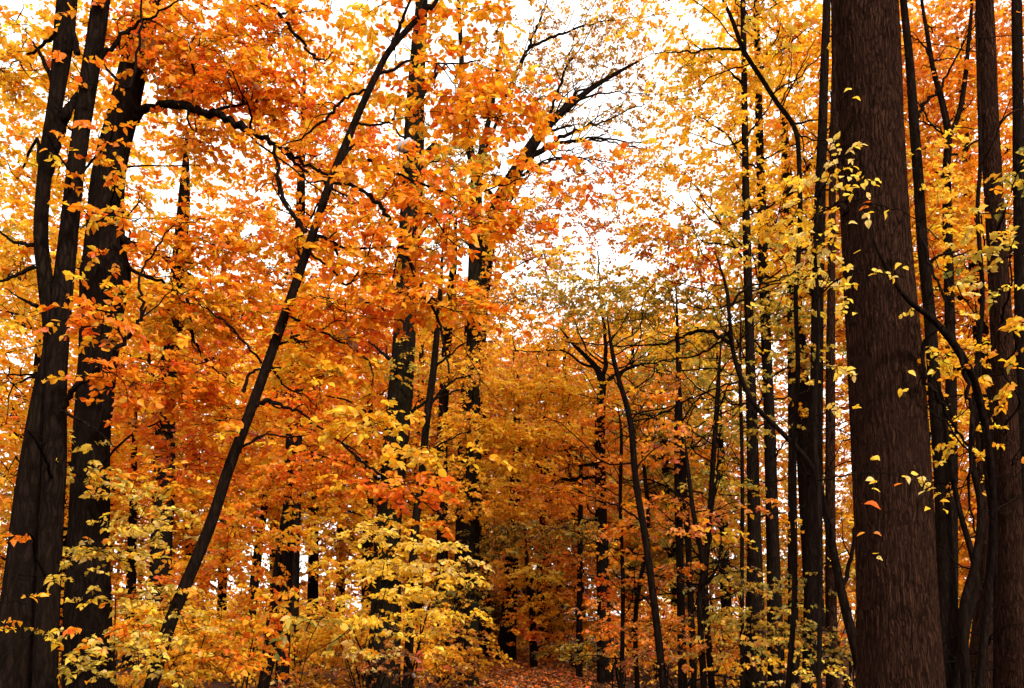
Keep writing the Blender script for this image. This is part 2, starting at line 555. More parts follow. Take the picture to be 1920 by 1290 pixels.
        self.leaf.append((pos[keep], ax.reshape(-1, 3)[keep], nr.reshape(-1, 3)[keep], sz.reshape(-1)[keep], col.clip(0, .86)[keep]))

    def twiglets(self, c, n, d, L):
        """finer forks leaving a limb forward along its run"""
        pix = d / F
        for _ in range(n):
            i = int(rng.uniform(.25, .9) * (len(c) - 2))
            t = unit(c[i + 1, :3] - c[i, :3])
            v = unit(t + rng.normal(0, .45, 3) + [0, 0, .15]) * L * rng.uniform(.18, .45)
            s = c[i, :3]
            r0 = min(max(.5 * c[i, 3], .9 * pix), 3 * pix)
            self.branch([s, s + .4 * v + rng.normal(0, .03 * L, 3), s + .75 * v + rng.normal(0, .04 * L, 3), s + v + [0, 0, rng.normal(0, .05) * L]], r0, .4 * pix, 4, 4, .08)

    def sprigs(self, c, n, d, lo=.3):
        """bare side branches with a few forks each"""
        Ht = c[-1, 2] - c[0, 2]
        pix = d / F
        for _ in range(n):
            s = c[int(rng.uniform(lo, .97) * (len(c) - 1))]
            a = rng.uniform(0, 6.283)
            L = rng.uniform(.5, 1.0) * min(.26 * abs(Ht), 1.9)
            v = unit(np.array([math.cos(a), .6 * math.sin(a), rng.uniform(-.1, .9)])) * L
            pts = [s[:3], s[:3] + .35 * v + rng.normal(0, .05 * L, 3), s[:3] + .7 * v + rng.normal(0, .09 * L, 3), s[:3] + v + [0, 0, rng.uniform(-.12, .2) * L] + rng.normal(0, .05 * L, 3)]
            r0 = min(max(.35 * s[3], 1.1 * pix), 2.2 * pix)
            self.branch(pts, r0, .5 * pix, 5, 5, .08)
            B = self.skel[-1]
            for _k in range(4):
                q = B[int(rng.uniform(.2, .95) * (len(B) - 1))]
                w = unit(.6 * unit(v) + rng.normal(0, .6, 3)) * L * rng.uniform(.2, .5)
                o = np.array([q[:3], q[:3] + .5 * w + rng.normal(0, .06 * L, 3), q[:3] + w])
                self.wood.append(tubes(o[None], np.array([[.8, .6, .4]]) * pix, 3))

    def one_leaf(self, px, py, d, pal, size):
        p = at(px, py, d)
        ax = unit(np.array([rng.normal(), rng.normal(0, .5), rng.normal(-.2, .35)]))
        nr = unit(np.array([rng.normal(0, .4), rng.normal(-.6, .5), 1.]))
        nr = unit(nr - nr.dot(ax) * ax)
        self.leaf.append((p[None], ax[None], nr[None], np.array([size]), pal_pick(pal, 1)))
        S = np.vstack(self.skel)
        k = np.argmin(np.linalg.norm(S[:, :3] - p, axis=1))
        mid = .5 * (S[k, :3] + p) + [0, 0, .02] + rng.normal(0, .012, 3)
        self.wood.append(tubes(np.array([[S[k, :3], mid, p]]), np.array([[.0024, .002, .0014]]), 3))

    def finish(self, root, mat_wood='twig', tmpl=LEAF_FAR, pieces=0, wood_name='branches', crown='crown', part_of=None):
        if self.wood:
            V, T, o = [], [], 0
            for v, t in self.wood:
                V.append(v)
                T.append(t + o)
                o += len(v)
            w = add_obj(wood_name, make_mesh(wood_name, np.vstack(V) - self.base, np.vstack(T), smooth=True), mat_wood, root)
            w['kind'] = 'stuff'
        if not self.leaf:
            return
        pos, ax, nr, sz, col = (np.concatenate([l[i] for l in self.leaf]) for i in range(5))
        idx = np.zeros(0, int)
        if pieces:
            px, py, dp = project(pos)
            vis = (px > 4) & (px < W - 4) & (py > 4) & (py < H - 4)
            score = np.where(vis, sz / dp * (.35 + np.abs(nr[:, 1])), -1)
            idx = np.argsort(-score)[:pieces]
            idx = idx[score[idx] > 0]
        k = np.ones(len(pos), bool)
        k[idx] = False
        host = root
        if k.any():
            V, T, cc = leaves_mesh(pos[k] - self.base, ax[k], nr[k], sz[k], col[k], tmpl)
            host = add_obj(crown, make_mesh(crown, V, T, cc), 'leaf', root)
            host['kind'] = 'stuff'
        for q in idx:
            o = add_obj('leaf', PIECES[rng.integers(0, len(PIECES))], None, host)
            s = np.cross(ax[q], nr[q])
            R = np.eye(4)
            R[:3, 0], R[:3, 1], R[:3, 2] = s * sz[q], ax[q] * sz[q], nr[q] * sz[q]
            R[:3, 3] = pos[q] - self.base
            o.matrix_basis = Matrix(R.tolist())
            o.color = (*[float(c) for c in col[q]], 1)


def px_line(pts, d):
    """[(px,py,width[,d])] -> centre points and radii in metres"""
    P, R = [], []
    for q in pts:
        dd = q[3] if len(q) > 3 else d
        P.append(at(q[0], q[1], dd))
        R.append(.5 * q[2] * mpp(q[1], dd))
    return np.array(P), np.array(R)


SEED = [100]


def tree(name, label, d, trunks, branches=(), masses=(), bark='bark', group=None, sides=28, amp=.05, nrid=16, up=5.0,
         tmpl=LEAF_FAR, pieces=0, cat='tree', lump=.05, per=10, spots=(), top=None, flare=None, part='trunk', side=0, fans=0):
    flare = flare or (1.35 if d < 18 else 1.12)
    P0, R0 = px_line(trunks[0], d)
    lines = []
    for ti, tr in enumerate(trunks):
        P, R = px_line(tr, d)
        rooted = tr[0][1] > 1000 and not (len(tr[0]) > 4)
        if rooted:
            v = P[0] - P[1]
            v = v / max(-v[2], 1e-3)
            v[:2] = np.clip(v[:2], -.35, .35)
            g = float(gz(P[0][0], P[0][1]))
            h = P[0][2] - g
            if h > .12:
                foot = P[0] + v * (h + .12)
                near = P[0] + v * (h * .72)
                kn = [near] if h > .35 else []
                P = np.vstack([[foot]] + [[q] for q in kn] + [P])
                R = np.r_[[R[0] * flare] + [R[0] * (1 + (flare - 1) * .35)] * len(kn), R]
            else:
                P[0][2] = g - .12
                R[0] *= flare
        if tr[-1][1] <= 30 and up:
            v = unit(P[-1] - P[-2])
            v = unit(v + np.array([0, 0, .4]))
            P = np.vstack([P, P[-1] + v * up * .5, P[-1] + v * up + [rng.normal(0, .2), 0, 0]])
            R = np.r_[R, R[-1] * .62, R[-1] * .18]
        if not (tr[-1][1] <= 30 and up):
            R[-1] *= .3
        lines.append((P, R))
    base = lines[0][0][0].copy()
    base[2] = float(gz(base[0], base[1]))
    root = thing(name, label, cat, base, group)
    G = Growth(base)
    stem0 = None
    for P, R in lines:
        c = catmull(np.c_[P, R], per)
        SEED[0] += 1
        V, T = trunk_mesh(c[:, :3], np.maximum(c[:, 3], .003), sides, amp, nrid, SEED[0], lump)
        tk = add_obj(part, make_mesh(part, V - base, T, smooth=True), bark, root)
        stem0 = stem0 or tk
        G.skel.append(c)
    for b in branches:
        P, R = px_line(b, d)
        c = catmull(np.c_[P, R], 7)
        n = len(c)
        c[1:-1, :3] += rng.normal(0, 1, (n - 2, 3)) * np.minimum(.008 * np.linalg.norm(P[-1] - P[0]), .35 * c[1:-1, 3:4] + .004)
        c[:, 3] *= np.linspace(1, .45, n)
        G.skel.append(c)
        SEED[0] += 1
        V, T = trunk_mesh(c[:, :3], np.maximum(c[:, 3], .0025), 10, .05, 8, SEED[0], .08)
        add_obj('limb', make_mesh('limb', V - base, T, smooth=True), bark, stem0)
    for c in G.skel[len(lines):]:
        L = np.linalg.norm(c[-1, :3] - c[0, :3])
        if L > .7:
            G.twiglets(c, fans if fans else 3, d, L)
    if side:
        G.sprigs(G.skel[0], side, d)
    for m in masses:
        kw = m[-1] if isinstance(m[-1], dict) else {}
        G.mass(*[v for v in m if not isinstance(v, dict)], **kw)
    for s in spots:
        G.one_leaf(*s)
    if top:                                  # the part of the crown above the picture
        pal, n, size, r = top
        e = lines[0][0][-2]
        G.ball(e + [0, 0, .5], np.array([r, r, r * .8]), n, pal, size, d=d * 1.4, twigs=False)
    G.finish(root, 'twig', tmpl, pieces)
    return root

# ------------------------------------------------------------------ ground, path, litter
def sheet(name, xs, ys, dz, mat, label=None):
    X, Y = np.meshgrid(xs, ys)
    V = np.c_[X.ravel(), Y.ravel(), (gz(X, Y) + dz).ravel()]
    nx, ny = len(xs), len(ys)
    i = (np.arange(ny - 1)[:, None] * nx + np.arange(nx - 1)[None]).ravel()
    T = np.vstack([np.c_[i, i + 1, i + nx + 1], np.c_[i, i + nx + 1, i + nx]])
    return tag(add_obj(name, make_mesh(name, V, T, smooth=True), mat), kind='structure')


def spaced(a, b, n, p):
    t = np.linspace(-1, 1, n)
    return a + (b - a) * (.5 + .5 * np.sign(t) * np.abs(t) ** p)


sheet('ground', spaced(-400, 400, 160, 3.0), np.r_[np.linspace(-60, -2, 12), np.linspace(0, 70, 120), np.linspace(76, 600, 30)], 0.0, 'soil')
ys = np.linspace(-2, 46, 120)
hw = 1.45 + .22 * np.sin(ys * .9) + .12 * np.sin(ys * 2.3)
rows = []
cols_ = np.linspace(-1, 1, 13)
V = np.array([[path_x(y) + c * (w + (.12 * math.sin(5.1 * y + 2) if abs(c) > .95 else 0)), y, 0] for y, w in zip(ys, hw) for c in cols_])
V[:, 2] = gz(V[:, 0], V[:, 1]) + .006 + .012 * (1 - np.abs(np.tile(cols_, len(ys))) ** 2)
i = (np.arange(len(ys) - 1)[:, None] * 13 + np.arange(12)[None]).ravel()
T = np.vstack([np.c_[i, i + 1, i + 14], np.c_[i, i + 14, i + 13]])
tag(add_obj('path', make_mesh('path', V, T, smooth=True), 'path'), kind='structure')


def scatter(name, n, xf, y0, y1, pal, size, label):
    y = y0 + (y1 - y0) * rng.random(n) ** 1.25
    x = xf(y, n)
    z = gz(x, y) + .012 + .02 * rng.random(n)
    a = rng.uniform(0, 6.283, n)
    ax = unit(np.c_[np.cos(a), np.sin(a), rng.normal(0, .28, n)])
    nr = np.array([0, 0, 1.]) + rng.normal(0, .45, (n, 3))
    nr = unit(nr - (nr * ax).sum(1, keepdims=True) * ax)
    col = (pal_pick(pal, n) * rng.normal(1, .2, (n, 1)).clip(.5, 1.5)).clip(0, .85)
    V, T, cc = leaves_mesh(np.c_[x, y, z], ax, nr, size * rng.normal(1, .22, n).clip(.5, 1.6), col, LEAF_FAR)
    o = add_obj(name, make_mesh(name, V, T, cc), 'litter')
    tag(o, label, 'leaves', kind='stuff')


scatter('path_leaves', 20000, lambda y, n: path_x(y) + rng.normal(0, .95, n), 7, 46, 'litter', .10,
        'reddish fallen leaves carpeting the woodland path')
scatter('floor_leaves', 32000, lambda y, n: rng.uniform(-1, 1, n) * (4 + .62 * y), 5, 62, 'floor', .13,
        'brown fallen leaves covering the forest floor')

N_, Md, Fr = LEAF_MID, LEAF_FAR, LEAF_FAR

# ------------------------------------------------------------------ left group
tree('forest_tree', 'twin-stemmed dark tree nearest the left edge, its two trunks crossing', 6.5,
     [[(22, 1290, 82), (46, 1100, 70), (62, 930, 60), (84, 750, 46), (99, 645, 34), (86, 530, 28), (77, 430, 25), (88, 290, 24), (106, 180, 26), (118, 90, 33), (126, 0, 35)],
      [(84, 1290, 44, 6.3), (95, 1000, 42, 6.3), (103, 860, 40, 6.3), (106, 700, 36, 6.35), (116, 560, 35, 6.4), (130, 430, 32, 6.4), (146, 290, 31, 6.4), (168, 140, 31, 6.4), (190, 0, 30, 6.4)]],
     [[(84, 330, 22), (108, 250, 26, 6.4), (135, 200, 24, 6.35), (160, 150, 16)],
      [(106, 170, 10), (80, 110, 9), (62, 78, 7)],
      [(145, 100, 14), (135, 50, 12), (122, 0, 10)],
      [(70, 460, 9), (30, 455, 7), (0, 435, 6), (-40, 420, 4)], [(66, 500, 9), (20, 520, 8), (-30, 540, 6)],
      [(70, 575, 9), (40, 560, 6), (10, 540, 4)],
      [(115, 765, 12, 6.2), (150, 720, 10, 6.1), (195, 680, 10, 6.0), (240, 630, 10, 6.0), (266, 590, 9, 6.0), (263, 520, 7, 6.0), (290, 470, 6, 6.0), (325, 425, 5, 6.0), (385, 410, 4, 6.0)],
      [(266, 590, 7, 6.0), (275, 575, 5, 6.0)],
      [(115, 770, 8, 6.2), (160, 795, 6, 6.1), (200, 820, 5, 6.1), (225, 850, 4, 6.0)],
      [(185, 115, 9), (235, 60, 8), (300, 20, 6), (360, -10, 4)], [(192, 120, 6, 6.3), (240, 165, 6, 6.3), (262, 70, 8, 6.3), (266, -10, 8, 6.3)]],
     [(40, 110, 80, 120, 7.6, .62, 'yor', .07), (36, 330, 65, 110, 7.8, .42, 'yor', .07), (35, 530, 70, 110, 7.4, .62, 'yor', .07),
      (30, 720, 60, 100, 7.2, .40, 'orange', .07), (150, 40, 90, 60, 6.6, .45, 'deep', .07), (135, 90, 30, 40, 6.1, .5, 'orange', .07),
      (205, 265, 45, 70, 6.1, .40, 'orange', .065), (110, 290, 22, 80, 6.0, .35, 'orange', .06), (190, 610, 70, 55, 6.0, .75, 'deep', .07),
      (205, 540, 35, 40, 5.9, .3, 'yor', .075), (180, 400, 60, 25, 6.0, .7, 'orange', .07), (200, 700, 45, 60, 5.9, .5, 'orange', .075),
      (60, 815, 30, 25, 5.6, .25, 'orange', .06), (60, 1005, 30, 10, 5.5, .4, 'deep', .06), (30, 860, 40, 60, 8, .3, 'orange', .07)],
     'bark', sides=48, amp=.045, nrid=18, tmpl=N_, pieces=300, top=('orange', 750, .1, 2.2))

tree('forest_tree', 'thick dark trunk with a bulge, second from the left, behind the twin stems', 8.6,
     [[(168, 1290, 92), (165, 1100, 79.1), (170, 900, 69.9), (174, 800, 66.2), (186, 650, 68.1), (193, 570, 77.3), (199, 515, 86.5), (197, 455, 69.9), (204, 330, 60.7), (232, 210, 53.4), (256, 100, 47.8), (280, 0, 42.3)]],
     [[(235, 225, 23.9), (285, 200, 16.6), (330, 197, 18.4, 8.2), (380, 212, 19.3, 8.0), (440, 230, 16.6, 7.8), (500, 262, 13.8, 7.6), (545, 290, 12, 7.6), (600, 322, 10.1, 7.6), (655, 345, 7.4, 7.6)],
      [(530, 280, 9.2, 7.6), (560, 310, 7.4, 7.7), (620, 350, 6.4, 7.8), (690, 390, 4.6, 7.8)],
      [(515, 270, 7.4, 7.6), (522, 330, 7.4, 7.5), (540, 385, 6.4, 7.4), (565, 420, 5.5, 7.3), (590, 445, 4.6, 7.2)],
      [(225, 445, 16.6), (275, 470, 12, 8.2), (310, 484, 11, 8.0), (328, 520, 10.1, 8.0), (350, 580, 9.2, 8.0), (352, 600, 6.4, 8.0)],
      [(315, 490, 7.4, 8.0), (350, 510, 7.4, 8), (372, 530, 5.5, 8)], [(240, 500, 7.4), (275, 520, 7.4, 8.3), (320, 535, 6.4, 8.1), (340, 560, 5.5, 8)],
      [(335, 205, 7.4, 8.2), (368, 160, 6.4, 8.2), (355, 100, 5.5, 8.1), (370, 60, 4.6, 8.1)], [(350, 560, 6.4, 8), (365, 640, 6.4, 7.8), (400, 690, 6.4, 7.6), (440, 720, 4.6, 7.5)],
      [(480, 8, 9.2, 8.5), (520, 22, 8.3, 8.3), (555, 65, 7.4, 8.2), (590, 105, 6.4, 8.2), (610, 112, 4.6, 8.2), (625, 95, 3.7, 8.2)]],
     [(400, 95, 130, 110, 8.3, .85, 'orange', .075), (340, 130, 70, 120, 8.6, .8, 'deep', .075), (520, 60, 110, 70, 8.4, .62, 'orange', .075),
      (480, 190, 130, 70, 8.0, .9, 'deep', .075), (610, 200, 85, 75, 8.2, .55, 'orange', .075), (560, 285, 110, 45, 7.8, .8, 'orange', .075),
      (400, 275, 90, 40, 8.2, .6, 'orange', .075), (660, 120, 60, 90, 8.4, .45, 'yor', .075), (260, 380, 40, 40, 8.0, .35, 'yor', .07),
      (255, 100, 60, 90, 8.3, .6, 'deep', .07), (350, 310, 50, 40, 9, .35, 'yor', .07), (215, 330, 40, 70, 8.1, .25, 'yor', .065),
      (330, 475, 110, 38, 7.8, .85, 'orange', .072), (450, 450, 110, 60, 7.7, 1.0, 'orange', .072), (330, 600, 100, 80, 7.6, 1.0, 'yor', .072),
      (300, 690, 90, 70, 7.4, 1.05, 'deep', .072), (410, 600, 100, 70, 7.7, .85, 'orange', .072), (400, 730, 110, 70, 7.8, 1.0, 'orange', .072),
      (300, 790, 80, 60, 8.0, .8, 'deep', .072), (390, 850, 90, 60, 8.4, .9, 'red', .072), (500, 400, 40, 20, 8, .25, 'orange', .07),
      (430, 520, 60, 40, 7.8, .7, 'deep', .07), (590, 20, 90, 40, 8.4, .5, 'orange', .075), (430, 15, 110, 35, 8.5, .6, 'orange', .075), (300, 40, 50, 60, 8.6, .5, 'deep', .075)],
     'bark', sides=48, amp=.06, nrid=22, tmpl=N_, pieces=300, top=('orange', 1000, .1, 2.6))

tree('leaning_tree', 'slender bare trunk leaning to the right across the left half', 7.0,
     [[(282, 1290, 25), (320, 1165, 23), (392, 990, 21), (430, 875, 20), (474, 758, 18.5), (538, 580, 16.5), (583, 448, 15), (622, 335, 14), (664, 232, 13), (703, 145, 12), (735, 88, 11), (800, 16, 9), (835, -30, 7)]],
     [[(735, 88, 10), (752, 45, 8), (768, 0, 7), (780, -40, 5)], [(790, 25, 8), (800, -5, 7), (805, -40, 5)],
      [(660, 240, 10), (672, 232, 6), (700, 235, 6), (735, 225, 6), (742, 200, 4)], [(686, 168, 5), (640, 190, 6), (620, 215, 7), (595, 235, 7), (560, 260, 5), (520, 275, 4)],
      [(640, 300, 8), (655, 280, 7), (668, 268, 5)], [(590, 455, 10), (600, 442, 8), (640, 463, 7), (690, 466, 6), (740, 462, 4)], [(625, 455, 6), (638, 490, 5), (645, 510, 4)],
      [(575, 435, 8), (550, 405, 8), (528, 370, 7), (520, 330, 6), (518, 290, 5)], [(470, 765, 9), (500, 752, 11), (540, 765, 8), (580, 785, 7), (640, 830, 6), (690, 860, 4)],
      [(455, 735, 8), (470, 700, 6), (505, 690, 6), (550, 695, 4)], [(490, 680, 5), (455, 640, 5), (420, 600, 5), (380, 575, 4), (360, 555, 3)],
      [(500, 665, 5), (530, 720, 5), (570, 740, 4), (600, 770, 3)], [(640, 345, 6), (600, 340, 5), (570, 345, 3)],
      [(570, 470, 5), (620, 500, 5), (660, 530, 6, 6.8), (720, 400, 4, 6.8)],
      [(690, 365, 9, 6.9), (730, 410, 9, 6.8), (760, 470, 9, 6.7), (790, 540, 9, 6.7), (820, 600, 9, 6.7), (842, 700, 8, 6.7)],
      [(655, 345, 8, 7), (690, 365, 8, 6.9), (700, 380, 5, 6.9)], [(760, 470, 5, 6.7), (800, 400, 5, 6.7), (850, 455, 4, 6.7), (910, 500, 3, 6.7)],
      [(690, 300, 6, 7), (740, 325, 5, 6.8), (860, 370, 6, 6.8), (920, 355, 5, 6.8), (980, 335, 4, 6.8)], [(540, 590, 5), (640, 640, 5, 6.9), (690, 680, 5, 6.8), (700, 720, 4, 6.8)],
      [(640, 830, 5, 6.9), (700, 880, 6, 6.7), (760, 920, 5, 6.6), (820, 960, 4, 6.6)]],
     [(660, 420, 75, 60, 6.9, .8, 'orange', .075), (740, 340, 90, 60, 6.8, 1.0, 'orange', .075), (830, 430, 100, 80, 6.7, 1.0, 'orange', .075),
      (730, 500, 90, 70, 6.8, .9, 'orange', .075), (820, 560, 100, 60, 6.7, .9, 'orange', .075), (660, 600, 90, 70, 7.0, .8, 'deep', .075),
      (570, 640, 70, 60, 7.2, .65, 'yor', .072), (600, 740, 90, 60, 7.0, .85, 'yor', .072), (690, 800, 90, 45, 6.8, 1.0, 'yellow', .075),
      (760, 860, 70, 30, 6.6, 1.1, 'yellow', .078), (700, 900, 90, 35, 6.6, .9, 'orange', .075), (800, 920, 55, 45, 6.6, .9, 'red', .078), (825, 965, 35, 35, 6.6, .7, 'orange', .078),
      (850, 120, 100, 90, 7.2, .85, 'orange', .078), (900, 220, 90, 80, 7.1, .85, 'orange', .078), (780, 210, 60, 60, 7.2, .5, 'yor', .078), (740, 90, 60, 70, 7.2, .4, 'yor', .078), (960, 180, 50, 60, 7.1, .7, 'orange', .078),
      (960, 330, 70, 35, 6.8, .6, 'orange', .078), (1060, 320, 80, 25, 6.9, .75, 'deep', .075), (950, 420, 60, 50, 6.7, .35, 'orange', .078), (880, 320, 90, 45, 6.9, .6, 'yor', .078),
      (540, 820, 70, 50, 7.2, .6, 'orange', .072), (620, 330, 60, 40, 7.2, .4, 'deep', .072), (930, 60, 60, 60, 7.3, .5, 'yor', .078), (560, 470, 60, 40, 7.4, .6, 'orange', .07), (940, 490, 45, 40, 6.8, .4, 'orange', .078), (790, 30, 80, 40, 7.3, .55, 'yor', .078), (690, 25, 50, 35, 7.3, .45, 'yor', .078), (900, 25, 80, 35, 7.3, .5, 'orange', .078)],
     'bark', sides=24, amp=.04, nrid=14, tmpl=N_, pieces=300, lump=.04, top=('orange', 600, .1, 2.0))

r4 = tree('forest_tree', 'tall furrowed trunk left of centre with a pale lump high on it', 14.0,
     [[(722, 1180, 58), (727, 1000, 50), (736, 900, 48), (748, 760, 47), (757, 650, 43), (764, 500, 40), (775, 300, 39), (778, 200, 35), (785, 90, 28), (791, 0, 22)]],
     [[(768, 470, 12), (800, 420, 9), (840, 400, 7)], [(780, 190, 12), (810, 150, 9), (835, 120, 7)], [(752, 690, 10), (715, 660, 8), (690, 640, 6)],
      [(800, 285, 10), (812, 270, 8), (818, 262, 6)], [(745, 800, 8), (790, 760, 7), (850, 735, 5), (890, 715, 4)]],
     [(790, 690, 55, 22, 13.6, .6, 'olivey', .09), (745, 690, 25, 70, 13.5, .35, 'olive', .08), (620, 860, 100, 70, 13.5, 1.0, 'deep', .095), (560, 740, 80, 70, 14, .9, 'deep', .095),
      (620, 560, 90, 70, 14.5, .6, 'orange', .095), (700, 620, 70, 60, 14.8, .7, 'red', .095), (660, 960, 80, 40, 14, .9, 'yor', .095),
      (660, 230, 70, 70, 14, .6, 'red', .095), (830, 300, 60, 70, 14, .5, 'olivey', .095), (720, 740, 60, 60, 15, .8, 'orange', .095), (860, 690, 50, 40, 14, .7, 'gold', .09), (520, 900, 70, 60, 14, .9, 'orange', .095), (720, 985, 55, 35, 13, .7, 'yellow', .09), (735, 1060, 55, 35, 13, .6, 'yellow', .09)],
     'bark_moss', sides=44, amp=.07, nrid=22, tmpl=Md, top=('orange', 800, .14, 3.0))

# pale lump on that trunk
_c = at(762, 272, 13.75)
_n, _m = 10, 16
_v = np.array([[.16 * math.cos(a) * math.sin(b), .10 * math.sin(a) * math.sin(b), .10 * math.cos(b) + .03 * math.cos(a)] for b in np.linspace(.05, math.pi - .05, _n) for a in np.arange(_m) * 2 * math.pi / _m])
_v *= (1 + .08 * np.sin(_v[:, :1] * 40) + .05 * np.sin(_v[:, 2:] * 55))
_i = np.arange(_n - 1)[:, None] * _m
_j = np.arange(_m)[None]
_q = np.stack([_i + _j, _i + (_j + 1) % _m, _i + _m + (_j + 1) % _m, _i + _m + _j], -1).reshape(-1, 4)
lump = add_obj('burl', make_mesh('burl', _v, np.vstack([_q[:, :3], _q[:, [0, 2, 3]]]), smooth=True), 'lump', r4)
lump.location = tuple(_c - np.array(r4.location))
lump['label'] = 'pale grey lump on the bark'

tree('forked_tree', 'dark forked trunk standing just right of the trunk with the pale lump', 20.0,
     [[(884, 1215, 28.5), (886, 900, 27.3), (888, 640, 27.3), (891, 480, 26), (892, 350, 22.3), (890, 320, 18.6), (872, 240, 13.6), (868, 170, 11.2), (862, 40, 8.1), (860, 0, 6.8)],
      [(891, 345, 16.1, 20, 1), (905, 270, 11.2), (918, 220, 9.3), (930, 150, 7.4), (940, 60, 5.6)]],
     [[(890, 420, 7.4), (860, 380, 5.6), (830, 360, 3.7)]],
     [(860, 250, 70, 80, 20, .65, 'olive', .10), (900, 420, 70, 70, 20, .7, 'gold', .10), (830, 440, 50, 70, 20, .6, 'olivey', .10), (880, 560, 90, 60, 19, .9, 'gold', .10), (885, 680, 50, 60, 18.5, .9, 'gold', .10), (880, 800, 50, 60, 18.5, .9, 'golden', .10), (880, 920, 50, 60, 18.5, .9, 'gold', .10), (930, 120, 60, 80, 20, .5, 'bronze', .10)],
     'bark_moss', sides=24, amp=.06, nrid=16, top=('bronze', 600, .16, 3.0))

tree('spreading_tree', 'big tree behind the centre with long limbs arching out to the right', 24.0,
     [[(872, 1215, 46.2), (878, 900, 43.6), (890, 640, 40.9), (905, 500, 38.3), (928, 400, 30.4), (960, 335, 25.1), (990, 285, 22.4), (1022, 240, 18.5), (1060, 205, 13.2), (1110, 165, 9.2), (1160, 135, 6.6), (1215, 105, 4)]],
     [[(975, 310, 9.5), (1020, 280, 8.5), (1060, 268, 7.4), (1110, 262, 5.8), (1170, 272, 4.7), (1240, 284, 3.2)], [(1060, 266, 4.7), (1120, 258, 4.7), (1180, 266, 3.7), (1235, 268, 2.6)],
      [(985, 300, 9.5), (1030, 272, 7.9), (1080, 245, 7.4), (1120, 232, 5.3), (1180, 205, 4.2), (1210, 196, 2.6)], [(1010, 255, 7.4), (1050, 240, 5.8), (1085, 232, 4.2)],
      [(1030, 235, 6.3), (1070, 185, 6.3), (1110, 160, 4.7), (1150, 150, 3.2)], [(935, 385, 10.6), (900, 330, 8.5), (930, 230, 7.4), (960, 150, 6.9), (990, 92, 7.4), (1004, 55, 6.3), (1022, 10, 5.3), (1030, -30, 4.2)],
      [(990, 92, 5.3), (1030, 72, 5.8), (1090, 50, 4.7), (1150, 38, 3.7), (1260, 25, 2.6)], [(1000, 275, 8.8), (1045, 215, 8), (1090, 185, 6.4), (1150, 172, 4.8), (1225, 178, 3.2)], [(1015, 250, 7.2), (1040, 190, 6.4), (1060, 130, 5.6), (1095, 80, 4), (1120, 30, 2.5)], [(955, 345, 7.2), (1000, 315, 6.4), (1060, 296, 5.6), (1120, 300, 4), (1190, 318, 2.5)], [(925, 400, 8.5), (955, 380, 5.3), (1020, 300, 4.2), (1100, 300, 3.2), (1130, 295, 2.6)]],
     [(1060, 120, 90, 50, 24, .65, 'bronze', .11), (1160, 75, 90, 50, 24, .7, 'bronze', .11), (1190, 160, 90, 40, 24.5, .6, 'bronze', .11), (1010, 180, 60, 60, 24.5, .6, 'bronze', .11), (1100, 15, 90, 30, 24, .45, 'bronze', .11), (1030, 50, 60, 40, 24.3, .4, 'bronze', .11),
      (1160, 225, 90, 35, 24.6, .55, 'bronze', .11), (980, 430, 60, 50, 24, .6, 'rust', .11), (1060, 370, 90, 60, 23, .62, 'rust', .11), (1150, 335, 80, 50, 23, .65, 'rust', .11), (1230, 300, 70, 50, 23.5, .5, 'bronze', .11), (1120, 430, 80, 45, 22, .6, 'rust', .11), (1000, 400, 60, 40, 23, .5, 'rust', .11), (1010, 480, 70, 45, 23, .8, 'rust', .11), (960, 560, 80, 50, 24, .8, 'bronze', .11)],
     'bark', sides=24, amp=.05, nrid=16, up=0, fans=8)

tree('dark_tree', 'short-looking dark trunk among orange leaves between the bulging trunk and the leaning one', 20.0,
     [[(298, 1200, 44.2), (302, 1050, 40.8), (308, 900, 39.1), (312, 760, 35.7), (330, 560, 28.9), (345, 380, 22.1), (350, 250, 15.3)]],
     [[(310, 780, 15.3), (285, 700, 10.2), (270, 620, 6.8)]],
     [(330, 590, 100, 60, 20, .7, 'orange', .11), (270, 750, 90, 80, 20, .8, 'rust', .11), (380, 680, 90, 70, 20, .7, 'red', .11), (330, 900, 110, 50, 20, .9, 'orange', .11)],
     'bark', sides=20)

tree('young_tree', 'pair of thin dark stems standing close right of the leaning trunk, low down', 15.0,
     [[(500, 1250, 22), (515, 1110, 17), (530, 1000, 15), (541, 900, 15)], [(530, 1250, 26), (536, 1100, 23), (541, 980, 20), (545, 880, 20), (553, 760, 20), (557, 660, 19), (560, 560, 14), (562, 470, 9)]],
     [[(548, 700, 8), (520, 690, 6), (490, 705, 5)], [(545, 960, 6), (556, 1040, 5), (560, 1130, 4)]],
     [(560, 560, 60, 60, 15, .7, 'yor', .095), (520, 700, 70, 50, 15, .7, 'yor', .095), (590, 650, 60, 50, 15, .7, 'orange', .095)],
     'bark', sides=18, cat='tree', up=0, tmpl=Md)

tree('young_tree', 'thin crooked stem just right of the furrowed trunk left of centre', 12.0,
     [[(765, 1250, 17), (778, 1000, 15), (790, 900, 14), (800, 790, 14), (812, 700, 13), (818, 640, 11), (826, 540, 8), (830, 450, 6)]],
     [[(805, 760, 6), (850, 715, 5), (900, 700, 4)], [(815, 690, 5), (870, 645, 4), (930, 640, 3)], [(795, 850, 5), (850, 820, 4), (910, 800, 3)], [(783, 960, 5), (830, 900, 4), (880, 890, 3)]],
     [(860, 700, 60, 30, 12.2, .5, 'gold', .085), (880, 800, 60, 30, 12.4, .5, 'gold', .085), (850, 880, 50, 25, 12.2, .5, 'gold', .085)],
     'bark', sides=16, up=0, tmpl=Md)

